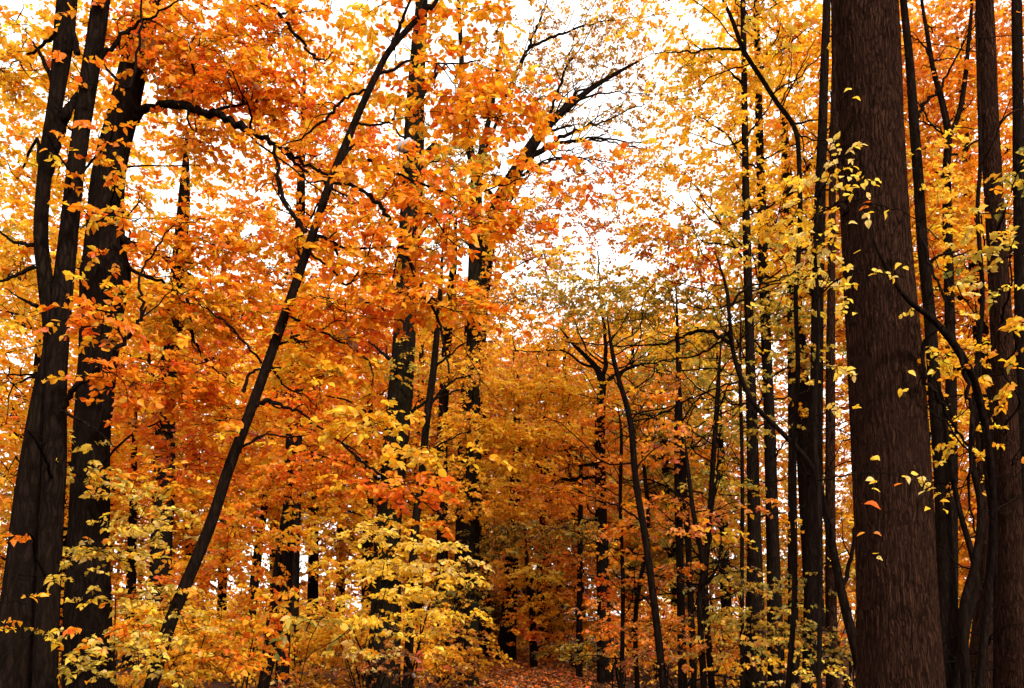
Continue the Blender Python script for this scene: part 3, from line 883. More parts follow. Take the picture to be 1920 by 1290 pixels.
tree('dark_tree', 'slim dark trunk half hidden by gold leaves between the crooked stem and the centre', 21.0,
     [[(830, 1220, 24), (829, 930, 21), (830, 800, 20), (838, 640, 18), (850, 500, 14), (856, 400, 9)]], [],
     [(850, 620, 70, 60, 21, .8, 'gold', .11), (840, 780, 60, 60, 20.5, .6, 'gold', .11)], 'bark', sides=16, up=0)

# ------------------------------------------------------------------ centre and path
tree('forest_tree', 'dark slim trunk right of the path under layered golden foliage', 21.0,
     [[(1134, 1255, 30), (1131, 1100, 24), (1127, 950, 21), (1125, 800, 19), (1128, 720, 15), (1118, 690, 11), (1098, 668, 8), (1070, 640, 6), (1050, 615, 4)]],
     [[(1124, 830, 9), (1070, 842, 8), (1010, 838, 6), (960, 845, 4)], [(1125, 870, 8), (1080, 872, 7), (1030, 868, 5)], [(1126, 890, 8), (1060, 900, 7), (1010, 875, 6), (975, 845, 4)],
      [(1128, 720, 9), (1180, 690, 8), (1230, 680, 7), (1260, 700, 5)], [(1128, 960, 7), (1090, 985, 6), (1040, 990, 4)], [(1128, 740, 10), (1135, 660, 9), (1128, 560, 7), (1120, 470, 5)]],
     [(960, 740, 120, 45, 21, 1.2, 'golden', .11, dict(flat=.3)), (1060, 740, 90, 50, 21, 1.2, 'golden', .11, dict(flat=.3)), (900, 800, 90, 45, 20.5, 1.1, 'golden', .11, dict(flat=.3)),
      (1000, 820, 120, 40, 20.5, 1.2, 'golden', .11, dict(flat=.25)), (1080, 850, 90, 40, 20.5, 1.1, 'rustorange', .11, dict(flat=.25)), (930, 880, 110, 40, 20, 1.2, 'golden', .11, dict(flat=.25)),
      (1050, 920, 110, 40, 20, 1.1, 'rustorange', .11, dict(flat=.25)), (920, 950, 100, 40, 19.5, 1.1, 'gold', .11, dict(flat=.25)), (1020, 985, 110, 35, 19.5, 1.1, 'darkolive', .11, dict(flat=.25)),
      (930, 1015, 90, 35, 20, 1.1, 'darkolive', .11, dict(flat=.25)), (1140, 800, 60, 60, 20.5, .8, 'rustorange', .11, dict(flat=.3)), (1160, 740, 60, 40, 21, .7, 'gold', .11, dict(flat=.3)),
      (1000, 660, 110, 45, 21.5, .7, 'gold', .11), (1100, 620, 110, 45, 21.5, .5, 'olivey', .11), (880, 690, 60, 50, 21, .9, 'gold', .11)],
     'bark', sides=20, up=0)

tree('young_tree', 'thin straight dark stem between the path and the slim trunk beside it', 23.0,
     [[(1086, 1225, 12), (1087, 1100, 11), (1088, 1000, 10), (1089, 900, 8), (1092, 800, 6)]], [[(1088, 1010, 6), (1060, 1000, 4)], [(1087, 1060, 5), (1100, 1080, 4), (1115, 1085, 3)]],
     [(1060, 1040, 50, 30, 23, .7, 'rust', .11), (1110, 1090, 40, 40, 23, .6, 'rust', .11)], 'bark', sides=12, up=0)

tree('bright_tree', 'small tree with yellow and red-orange leaves hanging over the path end', 27.0,
     [[(1000, 1222, 14), (998, 1150, 12), (990, 1080, 10), (985, 1000, 7)]], [[(992, 1100, 6), (1010, 1060, 5), (1035, 1040, 4)]],
     [(1010, 1082, 45, 28, 26.5, 1.5, 'lemonye', .13), (965, 1075, 40, 30, 27, 1.0, 'gold', .13), (945, 1105, 25, 20, 27, .9, 'rustorange', .13), (1000, 1128, 40, 22, 26.5, 1.3, 'yor', .13), (985, 1150, 25, 15, 26.3, 1.2, 'orange', .13),
      (1000, 1190, 17, 26, 26.2, 1.3, 'red', .13), (1040, 1205, 40, 20, 27, .7, 'orange', .13)], 'bark', sides=12, up=0)

for (lab, d, tr, ms) in [
    ('thick dark trunk standing at the far end of the path', 32, [(948, 1238, 36), (952, 1180, 32), (956, 1120, 28), (962, 1000, 24), (968, 850, 18), (970, 700, 10)], [(960, 900, 90, 80, 33, .9, 'gold', .16), (980, 740, 90, 70, 33, .8, 'bronze', .16)]),
    ('brownish trunk behind the red-orange leaves at the path end', 34, [(1020, 1226, 32), (1020, 1150, 30), (1022, 1050, 26), (1025, 850, 20), (1028, 640, 12)], [(1040, 900, 90, 80, 35, .9, 'rust', .16), (1040, 720, 90, 70, 35, .7, 'rust', .16)]),
    ('thin trunk left of the thick trunk ending the path', 30, [(891, 1235, 16), (893, 1150, 14), (895, 1050, 13), (898, 850, 10), (900, 700, 6)], [(890, 1010, 70, 50, 31, .9, 'bronze', .15)]),
    ('dark trunk just left of the thick trunk ending the path', 35, [(906, 1230, 24), (907, 1140, 22), (908, 1000, 20), (910, 800, 14), (912, 650, 8)], [(920, 800, 90, 80, 36, .8, 'rust', .16)])]:
    tree('woodland_tree', lab, d, [tr], [], ms, 'bark_brown' if 'brown' in lab else 'bark', 'trunks around the end of the path', sides=14, up=0)

# ------------------------------------------------------------------ right-hand poles and saplings
tree('pole_tree', 'left one of two straight dark poles right of centre', 15.0,
     [[(1416, 1165, 35.9), (1414, 1000, 26.5), (1411, 850, 21.8), (1406, 650, 17.9), (1399, 400, 14), (1396, 200, 11.7), (1393, 0, 9.4)]],
     [[(1402, 500, 4.7), (1350, 420, 3.9), (1290, 330, 2.3)], [(1397, 260, 4.7), (1440, 200, 3.9), (1480, 120, 2.3)], [(1404, 560, 4.7), (1330, 580, 3.9), (1250, 560, 2.3)]],
     [(1310, 90, 80, 80, 14.5, .6, 'golden', .10), (1270, 180, 45, 60, 15, .5, 'golden', .10), (1330, 230, 80, 55, 14.5, .55, 'golden', .10), (1270, 320, 80, 50, 15, .6, 'yor', .10), (1190, 20, 50, 30, 15.5, .3, 'yor', .10),
      (1250, 440, 80, 60, 15.5, .7, 'rust', .10), (1130, 520, 100, 45, 16, .85, 'olivey', .10), (1230, 560, 90, 45, 15.5, .8, 'olivey', .10), (1130, 590, 90, 35, 16, .8, 'olivey', .10), (1060, 560, 70, 40, 16.5, .7, 'olive', .10),
      (1040, 470, 35, 25, 14, .8, 'yellow', .11), (1200, 430, 50, 40, 14.5, .6, 'yor', .11), (1270, 660, 90, 50, 16, .65, 'olivey', .10), (1300, 500, 60, 50, 15, .6, 'red', .10)],
     'bark', sides=24, amp=.05, tmpl=Md, top=('golden', 600, .14, 2.6), side=24)
tree('pole_tree', 'right one of two straight dark poles right of centre', 16.0,
     [[(1452, 1130, 28.1), (1447, 950, 23.4), (1441, 750, 20.3), (1433, 550, 18.7), (1428, 380, 17.2), (1423, 220, 14), (1418, 0, 10.9)]],
     [[(1430, 430, 5.5), (1400, 380, 3.9), (1370, 330, 3.1)], [(1432, 480, 4.7), (1450, 430, 3.9), (1480, 330, 3.1)]],
     [(1470, 90, 80, 80, 15.5, .6, 'golden', .10), (1500, 210, 60, 70, 15.5, .55, 'golden', .10), (1400, 160, 60, 80, 15.5, .7, 'yellow', .10), (1380, 340, 80, 60, 15.5, .5, 'yellow', .10), (1470, 330, 70, 50, 16, .5, 'yor', .10),
      (1350, 440, 70, 60, 15, .6, 'olivey', .10), (1480, 450, 60, 60, 16, .6, 'rust', .10), (1400, 560, 90, 60, 15.8, .75, 'olivey', .10), (1300, 700, 80, 50, 15.5, .5, 'olivey', .10), (1480, 590, 60, 50, 16, .55, 'olivey', .10), (1370, 650, 70, 50, 16, .5, 'olivey', .10), (1400, 20, 60, 40, 16, .6, 'yor', .10), (1540, 60, 50, 60, 16, .6, 'orange', .10)],
     'bark', sides=24, amp=.05, tmpl=Md, top=('golden', 600, .14, 2.6), side=24)
tree('pole_tree', 'broad dark pole close left of the big brown trunk', 11.5,
     [[(1522, 1290, 37.4), (1524, 1100, 32.8), (1527, 900, 28.9), (1531, 700, 24.2), (1534, 500, 21.8), (1540, 300, 18.7), (1546, 120, 15.6), (1550, 0, 14)]],
     [[(1532, 560, 6.2), (1500, 525, 5.5), (1450, 520, 3.9), (1400, 525, 3.1)], [(1535, 480, 4.7), (1500, 470, 3.9), (1440, 500, 2.3)]],
     [(1500, 640, 60, 50, 11.5, .4, 'olivey', .08), (1450, 420, 60, 50, 11.5, .45, 'yellow', .08), (1480, 520, 60, 40, 11.5, .4, 'lemonolive', .08)],
     'bark', sides=28, amp=.05, tmpl=Md, side=10)
tree('pole_tree', 'thinner pole standing against the broad pole by the big brown trunk', 12.5,
     [[(1560, 1270, 21.8), (1557, 1000, 18.7), (1557, 700, 16.4), (1559, 500, 14), (1562, 250, 10.9), (1566, 0, 8.6)]], [],
     [(1570, 600, 35, 70, 13, .4, 'golden', .085), (1580, 740, 25, 40, 13, .25, 'yellow', .085), (1580, 960, 30, 30, 13, .3, 'gold', .085)], 'bark_brown', sides=18, tmpl=Md)
tree('pole_tree', 'thin distant pole between the two straight poles and the broad one', 19.0,
     [[(1487, 1150, 20), (1486, 1000, 17), (1485, 800, 15), (1482, 600, 12), (1478, 400, 9), (1475, 250, 6)]], [[(1486, 820, 5), (1510, 760, 4), (1530, 720, 3)]],
     [(1490, 680, 50, 50, 19, .5, 'bronze', .10), (1500, 760, 50, 30, 19, .4, 'gold', .10), (1460, 980, 40, 40, 19, .5, 'gold', .10)], 'bark', sides=14, up=0)

tree('bent_sapling', 'arched bare sapling bending over to the upper left, left of the big trunk top', 8.0,
     [[(1478, 1290, 11), (1490, 1100, 10), (1484, 900, 9), (1496, 700, 9), (1492, 560, 8.5), (1500, 430, 9), (1498, 300, 9), (1490, 240, 9), (1455, 190, 9), (1430, 150, 8.5), (1395, 95, 8), (1370, 30, 7), (1345, -20, 6)]],
     [[(1392, 92, 5.5), (1340, 92, 4.7), (1280, 98, 4.7), (1220, 100, 3.1)], [(1490, 232, 4.7), (1530, 225, 3.9), (1560, 232, 3.1)], [(1462, 200, 3.1), (1480, 150, 3.1), (1484, 60, 2.3)], [(1465, 205, 3.1), (1500, 130, 3.1), (1530, 70, 2.3)]],
     [(1400, 60, 60, 40, 8.2, .3, 'yellow', .075), (1460, 70, 40, 40, 8, .6, 'golden', .09), (1290, 120, 60, 40, 8.4, .3, 'golden', .075)], 'bark', sides=14, tmpl=N_, cat='sapling', up=0, side=8)

tree('arched_sapling', 'thin dark sapling sweeping up leftward from the foot of the big brown trunk', 9.0,
     [[(1622, 1290, 21), (1600, 1200, 18), (1578, 1110, 16), (1552, 980, 13), (1535, 910, 11), (1515, 865, 10), (1465, 810, 9), (1420, 765, 9), (1392, 715, 9), (1375, 660, 8), (1368, 600, 7), (1362, 540, 6), (1340, 470, 4)]],
     [[(1372, 645, 8), (1330, 620, 7), (1290, 625, 6), (1240, 645, 6), (1150, 648, 5), (1060, 640, 4)], [(1366, 580, 6), (1400, 540, 5), (1470, 520, 4), (1550, 470, 5), (1565, 460, 4)], [(1385, 715, 5), (1340, 730, 4), (1270, 760, 4), (1210, 790, 3)],
      [(1580, 1110, 9), (1600, 1020, 8), (1606, 930, 6), (1598, 860, 5)], [(1370, 620, 6), (1320, 660, 5), (1230, 680, 4), (1140, 692, 3)]],
     [(1480, 470, 50, 40, 8.8, .3, 'yellow', .07), (1300, 610, 60, 30, 9, .25, 'olivey', .07)], 'bark', sides=16, tmpl=N_, cat='sapling', up=0, side=8)

SAP = [('tall thin sapling curving left beside the slim trunk by the path', 11.0, [(1245, 1290, 15), (1225, 1120, 14), (1210, 1010, 13), (1192, 900, 12), (1182, 790, 11), (1160, 710, 9), (1148, 660, 8), (1138, 590, 4)]),
       ('straight thin sapling in the group right of the path, rising highest', 13.0, [(1300, 1290, 13), (1292, 1050, 12), (1282, 900, 11), (1274, 760, 10), (1271, 650, 8), (1268, 540, 5)]),
       ('thick dark sapling in the middle of the group right of the path', 13.5, [(1280, 1290, 17), (1276, 1100, 15), (1272, 950, 14), (1270, 800, 12), (1272, 700, 9)]),
       ('sapling leaning right, left of the two straight poles', 12.0, [(1335, 1290, 13), (1322, 1100, 12), (1330, 980, 11), (1338, 850, 10), (1345, 750, 9), (1352, 640, 7)]),
       ('forked sapling low in front of the left straight pole', 11.0, [(1320, 1290, 13), (1312, 1130, 12), (1318, 1060, 11), (1300, 960, 9), (1290, 880, 8), (1284, 820, 6)]),
       ('spindly sapling just right of the slim trunk by the path', 14.0, [(1165, 1290, 9), (1168, 1100, 8), (1163, 950, 7), (1165, 820, 6), (1158, 760, 4)]),
       ('spindly sapling at the left of the group right of the path', 14.0, [(1195, 1290, 10), (1192, 1150, 9), (1215, 1000, 8), (1208, 880, 7), (1200, 820, 5)]),
       ('thin upright sapling touching the left straight pole', 12.0, [(1392, 1290, 9), (1391, 1100, 8), (1392, 900, 7), (1388, 700, 6), (1390, 560, 4)])]
SM = [[(1190, 740, 60, 40, 11.5, .45, 'rustorange', .09), (1215, 800, 60, 40, 11.5, .6, 'peach', .09)], [(1290, 640, 60, 50, 13, .4, 'golden', .09), (1240, 700, 50, 40, 13, .5, 'rust', .09)],
      [(1290, 930, 60, 40, 13, .7, 'peach', .095), (1230, 950, 50, 40, 13, .7, 'rustorange', .095), (1260, 860, 50, 40, 13, .6, 'rustorange', .095)], [(1350, 900, 60, 50, 12.5, .6, 'olivey', .085), (1370, 960, 50, 25, 12, .8, 'peach', .09), (1340, 1000, 60, 25, 12, .6, 'golden', .09)],
      [(1310, 980, 50, 25, 11, .8, 'peach', .085), (1280, 1060, 50, 40, 11, .5, 'rust', .085)], [(1170, 960, 40, 40, 14, .7, 'rustorange', .10), (1160, 1020, 50, 40, 14, .7, 'orange', .10), (1150, 860, 40, 40, 14, .6, 'rustorange', .1)],
      [(1205, 1070, 50, 40, 14, .7, 'rustorange', .10), (1220, 990, 40, 30, 14, .7, 'pe' if 0 else 'peach', .10), (1150, 1100, 30, 30, 14, .6, 'red', .10)], [(1400, 800, 60, 50, 12.3, .45, 'olivey', .085), (1390, 700, 60, 50, 12.3, .4, 'olivey', .085)]]
for (lab, d, tr), ms in zip(SAP, SM):
    br = []
    if 'forked' in lab:
        br = [[(1318, 1060, 9), (1332, 980, 8), (1345, 880, 6), (1350, 800, 4)], [(1314, 1110, 7), (1345, 1060, 6), (1352, 1000, 4)]]
    tree('sapling', lab, d, [tr], br, ms, 'bark', 'saplings right of the path', sides=12, cat='sapling', up=0, tmpl=Md, per=7, side=14)

# ------------------------------------------------------------------ big trunk and right edge
tree('forest_tree', 'massive straight brown trunk on the right with furrowed bark', 7.0,
     [[(1690, 1330, 160), (1686, 1250, 150), (1680, 1100, 139), (1671, 880, 134), (1657, 660, 127), (1642, 440, 119), (1631, 250, 116), (1620, 0, 113)]],
     [[(1588, 400, 20, 6.95), (1574, 320, 11, 6.9), (1567, 200, 8, 6.9), (1563, 80, 6, 6.9), (1561, -30, 5, 6.9)]],
     [], 'bark_brown', sides=180, amp=.048, nrid=46, per=28, lump=.018, flare=1.3, up=7.0, top=('golden', 1250, .11, 3.2))

spots = [(x, y, 4.9, 'lemon', .052) for x, y in [(1597, 168), (1598, 184), (1601, 299), (1589, 300), (1620, 343), (1612, 352), (1625, 360), (1598, 348), (1640, 338), (1637, 346), (1601, 364), (1582, 362),
         (1620, 400), (1616, 410), (1627, 412), (1640, 398), (1658, 396), (1600, 476), (1598, 518), (1634, 506), (1645, 514), (1660, 510), (1672, 518), (1656, 512), (1690, 494), (1693, 500), (1685, 520), (1606, 587),
         (1702, 696), (1688, 728), (1700, 734), (1637, 856), (1632, 862), (1638, 897), (1644, 902), (1634, 916), (1700, 892), (1708, 888), (1690, 893), (1636, 1037), (1643, 1047), (1730, 895), (1738, 900), (1745, 905), (1735, 920), (1742, 952), (1755, 915), (1765, 925), (1762, 940), (1768, 955), (1572, 768), (1600, 766), (1610, 764), (1580, 330), (1575, 390), (1590, 420), (1565, 350)]]
spots += [(1620, 945, 4.7, 'red', .085), (1676, 912, 4.8, 'red', .05), (1634, 378, 4.9, 'red', .05), (1630, 388, 4.9, 'red', .06), (1638, 1000, 4.8, 'rust', .05), (1622, 998, 4.8, 'rust', .05), (1660, 400, 4.9, 'orange', .04)]
tree('leafy_sapling', 'thin sapling with lemon-yellow leaves hanging before the big brown trunk', 5.0,
     [[(1535, 1310, 9, 5.2), (1538, 1000, 9, 5.2), (1528, 800, 8, 5.2), (1535, 600, 7, 5.2), (1528, 450, 6, 5.2), (1540, 330, 5, 5.2), (1552, 260, 3, 5.2)]],
     [[(1535, 400, 4, 5.1), (1580, 378, 3, 5), (1630, 382, 3, 4.9), (1700, 400, 3, 4.9), (1760, 450, 2, 4.9)], [(1530, 560, 4, 5.1), (1580, 518, 3, 5), (1640, 512, 2, 4.9), (1700, 520, 2, 4.9)], [(1532, 900, 4, 5.1), (1600, 890, 3, 5), (1680, 890, 2, 4.9), (1770, 930, 2, 4.9)],
      [(1540, 330, 3, 5.1), (1575, 290, 2, 5), (1610, 300, 2, 4.9)], [(1528, 780, 3, 5.1), (1575, 765, 2, 5), (1640, 750, 2, 4.9), (1705, 715, 2, 4.9)], [(1536, 1060, 3, 5.1), (1600, 1030, 2, 5), (1650, 1045, 2, 4.9)], [(1548, 280, 3, 5.1), (1570, 200, 2, 5), (1600, 170, 2, 4.9)]],
     [(1545, 350, 42, 60, 5.1, .40, 'lemon', .048), (1525, 430, 45, 50, 5.1, .40, 'lemon', .048), (1500, 380, 45, 60, 5.3, .35, 'yellow', .052), (1560, 300, 25, 30, 5.1, .4, 'lemon', .05), (1500, 520, 60, 60, 5.4, .22, 'lemonolive', .05), (1545, 540, 30, 60, 5.2, .25, 'lemon', .05), (1560, 690, 30, 60, 5.3, .2, 'lemon', .05), (1450, 470, 50, 50, 5.6, .2, 'lemonolive', .05)],
     'bark', sides=10, tmpl=N_, pieces=300, cat='sapling', up=0, spots=spots, amp=.02)

tree('edge_tree', 'dark trunk directly behind the right side of the big brown trunk', 10.0,
     [[(1780, 1300, 80), (1773, 1200, 52), (1771, 1100, 39), (1769, 1000, 29), (1765, 900, 26), (1752, 720, 22), (1742, 580, 20), (1730, 460, 19), (1722, 340, 18), (1714, 230, 17), (1705, 110, 14), (1694, 0, 12)]],
     [[(1712, 230, 8), (1735, 190, 7), (1760, 170, 7), (1790, 110, 6), (1830, 40, 5)], [(1735, 500, 8), (1760, 480, 7), (1800, 470, 5)]],
     [(1740, 350, 45, 45, 10, .6, 'yellow', .08), (1735, 440, 50, 50, 10, .6, 'golden', .08), (1745, 660, 45, 70, 10.5, .6, 'golden', .085), (1760, 780, 45, 50, 10.5, .5, 'golden', .085), (1730, 280, 30, 30, 10, .5, 'yellow', .08)],
     'bark', sides=32, amp=.05, nrid=18, tmpl=Md)
tree('edge_tree', 'straight dark trunk near the right edge, reddish at its foot', 8.6,
     [[(1906, 1300, 66), (1900, 1180, 54), (1895, 1000, 45), (1886, 780, 41), (1876, 580, 37), (1865, 390, 34), (1854, 200, 32), (1846, 0, 30)]],
     [[(1870, 500, 8), (1895, 470, 7), (1930, 450, 5)], [(1862, 250, 8), (1890, 215, 6), (1930, 200, 5)]],
     [(1895, 470, 40, 60, 7.6, .5, 'olive', .085), (1905, 330, 30, 60, 7.8, .5, 'olivey', .085), (1860, 330, 30, 30, 8, .35, 'orange', .085), (1875, 545, 35, 30, 7.4, .35, 'lemonolive', .08), (1900, 620, 35, 60, 8, .4, 'golden', .08), (1880, 700, 60, 50, 7.6, .3, 'yor', .08), (1840, 420, 40, 50, 8, .35, 'lemonolive', .085), (1900, 860, 30, 40, 8.4, .3, 'orange', .08), (1865, 780, 40, 20, 7.8, .3, 'yellow', .07)],
     'bark_brown', sides=40, amp=.05, nrid=20, tmpl=N_, pieces=200)
tree('edge_tree', 'short-topped dark trunk at the bottom right before the edge trunk', 9.6,
     [[(1842, 1300, 64), (1846, 1200, 48), (1848, 1120, 38), (1850, 1000, 26), (1843, 900, 20), (1836, 780, 16), (1828, 700, 12)]], [],
     [(1830, 900, 30, 60, 9.6, .3, 'gold', .08)], 'bark_brown', sides=24, up=0, tmpl=Md)
tree('y_forked_tree', 'slender tree forking into a Y between the big trunk and the edge trunk', 15.0,
     [[(1783, 1200, 25.6), (1784, 900, 22.4), (1782, 650, 19.2), (1777, 450, 16.8), (1775, 320, 15.2), (1778, 255, 13.6), (1766, 190, 11.2), (1750, 130, 8.8), (1738, 60, 7.2), (1728, 0, 5.6)], [(1778, 265, 11.2, 15, 1), (1797, 215, 9.6), (1808, 160, 8.8), (1816, 80, 7.2), (1822, 0, 5.6)]],
     [[(1755, 150, 5.6), (1735, 90, 4.8), (1700, 60, 3.2)], [(1776, 340, 4.8), (1750, 320, 4), (1715, 310, 3.2)]],
     [(1750, 60, 50, 70, 15.5, .75, 'rustorange', .10), (1770, 180, 70, 60, 15.5, .6, 'rustorange', .10), (1820, 60, 40, 60, 15.5, .6, 'rust', .10), (1800, 290, 45, 40, 14.5, .7, 'orange', .10), (1800, 390, 50, 50, 15, .7, 'yor', .10),
      (1720, 150, 35, 60, 16, .6, 'rustorange', .10), (1790, 560, 40, 30, 15, .35, 'golden', .10), (1800, 660, 60, 50, 15, .65, 'golden', .10), (1800, 760, 50, 50, 15, .6, 'golden', .10), (1880, 120, 50, 100, 16, .6, 'rustorange', .1), (1890, 280, 40, 70, 16, .6, 'orange', .1)],
     'bark', sides=18, tmpl=Md, top=('rustorange', 500, .14, 2.5), side=8)
tree('arching_stem', 'dark arching stem curving down from the big trunk to the edge trunk', 6.6,
     [[(1836, 1300, 16, 7.4), (1852, 1120, 14, 7.4), (1862, 960, 13, 7.2), (1852, 830, 13, 7.0), (1828, 720, 14, 6.8), (1795, 655, 14, 6.6), (1750, 600, 12, 6.5), (1705, 565, 9, 6.3), (1672, 520, 7, 6.2), (1640, 455, 5, 6.1), (1625, 400, 3, 6.1)]],
     [[(1795, 655, 9, 6.6), (1812, 720, 9, 6.6), (1822, 800, 8, 6.6), (1818, 900, 8, 6.7), (1828, 1000, 7, 6.8)], [(1745, 600, 8, 6.5), (1730, 700, 8, 6.6), (1760, 750, 9, 6.7), (1790, 800, 9, 6.8), (1830, 860, 8, 7)], [(1720, 420, 7, 6.5), (1745, 500, 6, 6.5), (1770, 560, 6, 6.5), (1775, 620, 5, 6.6)]],
     [(1770, 610, 30, 12, 6.3, .5, 'lemon', .055), (1790, 690, 40, 40, 6.6, .3, 'golden', .06), (1740, 560, 40, 30, 6.4, .2, 'lemon', .055)], 'bark', sides=16, tmpl=N_, cat='stem', up=0)
for lab, d, tr in [('wiry bare stem rising between the big trunk and the edge trunk, bent leftward', 8.0, [(1812, 1290, 18), (1806, 1150, 16), (1830, 1050, 14), (1838, 950, 12), (1822, 850, 11), (1830, 700, 9), (1842, 560, 8), (1833, 400, 7), (1838, 300, 7), (1834, 150, 5), (1828, 20, 4)]),
                   ('crooked bare stem forming a V with the wiry one at bottom right', 8.4, [(1795, 1290, 20), (1812, 1170, 16), (1830, 1080, 13), (1800, 960, 10), (1780, 860, 9), (1770, 760, 7), (1750, 700, 5)]),
                   ('thin dark stem behind the wiry stems near the right edge', 9.2, [(1870, 1290, 16), (1868, 1050, 13), (1850, 880, 11), (1840, 780, 9), (1835, 640, 7), (1828, 560, 5)])]:
    tree('bare_stem', lab, d, [tr], [], [(tr[4][0], tr[4][1], 40, 50, d, .2, 'golden', .06)], 'bark', 'bare stems at the right', sides=12, cat='stem', up=0, tmpl=N_, side=8)
tree('edge_tree', 'thin dark trunk cut off by the right edge, behind the leaves', 13.0,
     [[(1925, 1230, 34), (1920, 900, 27), (1915, 600, 23), (1910, 300, 20), (1906, 0, 17)]], [],
     [(1900, 40, 40, 60, 13.5, .7, 'rustorange', .09), (1905, 200, 30, 60, 13.5, .6, 'rustorange', .09), (1905, 560, 30, 60, 13.5, .5, 'orange', .09), (1910, 760, 30, 60, 13.5, .5, 'golden', .09)], 'bark', sides=16, tmpl=Md)


# ------------------------------------------------------------------ shrubs
def shrub(name, label, px, py, d, stems, masses, tmpl=Md, pieces=0, group=None, h=1.0, bark='twig', spots=()):
    p = at(px, min(py, HOR + CAMZ * F / d), d)
    b = np.array([p[0], d, float(gz(p[0], d))])
    root = thing(name, label, 'shrub', b, group)
    G = Growth(b)
    for k in range(stems):
        a = rng.uniform(0, 6.28)
        rr = rng.uniform(.1, .4) * h
        e = b + np.array([math.cos(a) * rr, math.sin(a) * rr * .6, h * rng.uniform(.7, 1.25)])
        ln = catmull(np.array([b + [rng.normal(0, .07), rng.normal(0, .07), -.08], b + .4 * (e - b) + rng.normal(0, .07 * h, 3), e]), 7)
        rad = np.linspace(.014, .005, len(ln)) * (d / 8) ** .5
        V, T = tubes(ln[None], rad[None], 6)
        add_obj('stem', make_mesh('stem', V - b, T, smooth=True), bark, root)
        G.skel.append(np.c_[ln, rad])
    for m in masses:
        kw = dict(dr=.6)
        if isinstance(m[-1], dict):
            kw.update(m[-1])
        G.mass(*[v for v in m if not isinstance(v, dict)], **kw)
    for s in spots:
        G.one_leaf(*s)
    G.finish(root, 'twig', tmpl, pieces)


shrub('understory_shrub', 'tall shrub with pale yellow-green leaves behind the twin stems at left', 235, 1290, 7.2, 5,
      [(200, 880, 55, 45, 7.2, .45, 'lemonolive', .058), (250, 960, 75, 50, 7.2, .7, 'lemonolive', .058), (300, 1010, 70, 45, 7.4, .55, 'lemonolive', .058), (220, 1040, 70, 40, 7.0, .7, 'lemonolive', .058), (260, 1110, 80, 40, 7.0, .8, 'lemonolive', .058, dict(flat=.3)), (300, 900, 60, 40, 7.6, .5, 'yor', .058), (135, 880, 20, 70, 6.6, .6, 'lemonolive', .058), (130, 1060, 18, 30, 6.4, .6, 'lemonolive', .058)], N_, 300, h=1.5)
shrub('understory_shrub', 'low shrub with round yellow leaves at the bottom left corner area', 170, 1290, 6.0, 4,
      [(190, 1205, 75, 35, 6.0, .65, 'lemonolive', .055, dict(flat=.3)), (140, 1240, 40, 25, 5.9, .5, 'lemonolive', .055), (260, 1180, 60, 25, 6.1, .55, 'orange', .055), (260, 1245, 70, 30, 6.1, .4, 'lemonolive', .055)], N_, 300, h=1.1)
shrub('understory_shrub', 'sparse yellow leaf sprays in front of the twin stems at far left', 20, 1290, 5.2, 3,
      [(28, 1090, 40, 22, 5.2, .5, 'lemonolive', .055), (15, 1130, 25, 12, 5.2, .4, 'yellow', .055), (62, 1185, 14, 30, 5.4, .3, 'yor', .055), (8, 1180, 12, 12, 5.2, .5, 'yor', .06)], N_, 60, h=.9)
shrub('understory_shrub', 'yellow-green shrub crossing the foot of the leaning trunk', 355, 1290, 6.6, 4,
      [(350, 1190, 80, 35, 6.6, .7, 'lemonolive', .056, dict(flat=.35)), (320, 1140, 60, 30, 6.8, .5, 'yor', .056), (390, 1240, 70, 35, 6.6, .5, 'orange', .056), (330, 1250, 60, 30, 6.5, .5, 'lemonolive', .056)], N_, 300, h=1.1)
shrub('orange_shrub', 'bright orange shrub just right of the leaning trunk at lower left', 470, 1270, 9.5, 5,
      [(450, 1060, 75, 45, 9.5, 1.0, 'orange', .075), (420, 980, 60, 50, 9.8, .9, 'orange', .075), (500, 1110, 50, 35, 9.2, .9, 'orange', .075), (510, 1000, 60, 40, 10, .7, 'yor', .075), (380, 1090, 50, 60, 9.6, .7, 'deep', .075), (430, 1180, 50, 50, 9.6, .35, 'deep', .07)], N_, 200, h=1.9)
shrub('orange_shrub', 'hanging strip of orange leaves before the pair of thin stems', 520, 1290, 7.6, 2,
      [(512, 1150, 24, 40, 7.6, .9, 'orange', .07, dict(flat=1.0)), (515, 1205, 24, 45, 7.5, 1.0, 'orange', .07, dict(flat=1.0)), (545, 1110, 30, 16, 7.6, .7, 'orange', .07), (470, 1250, 40, 30, 7.6, .4, 'deep', .07)], N_, 150, h=1.1)
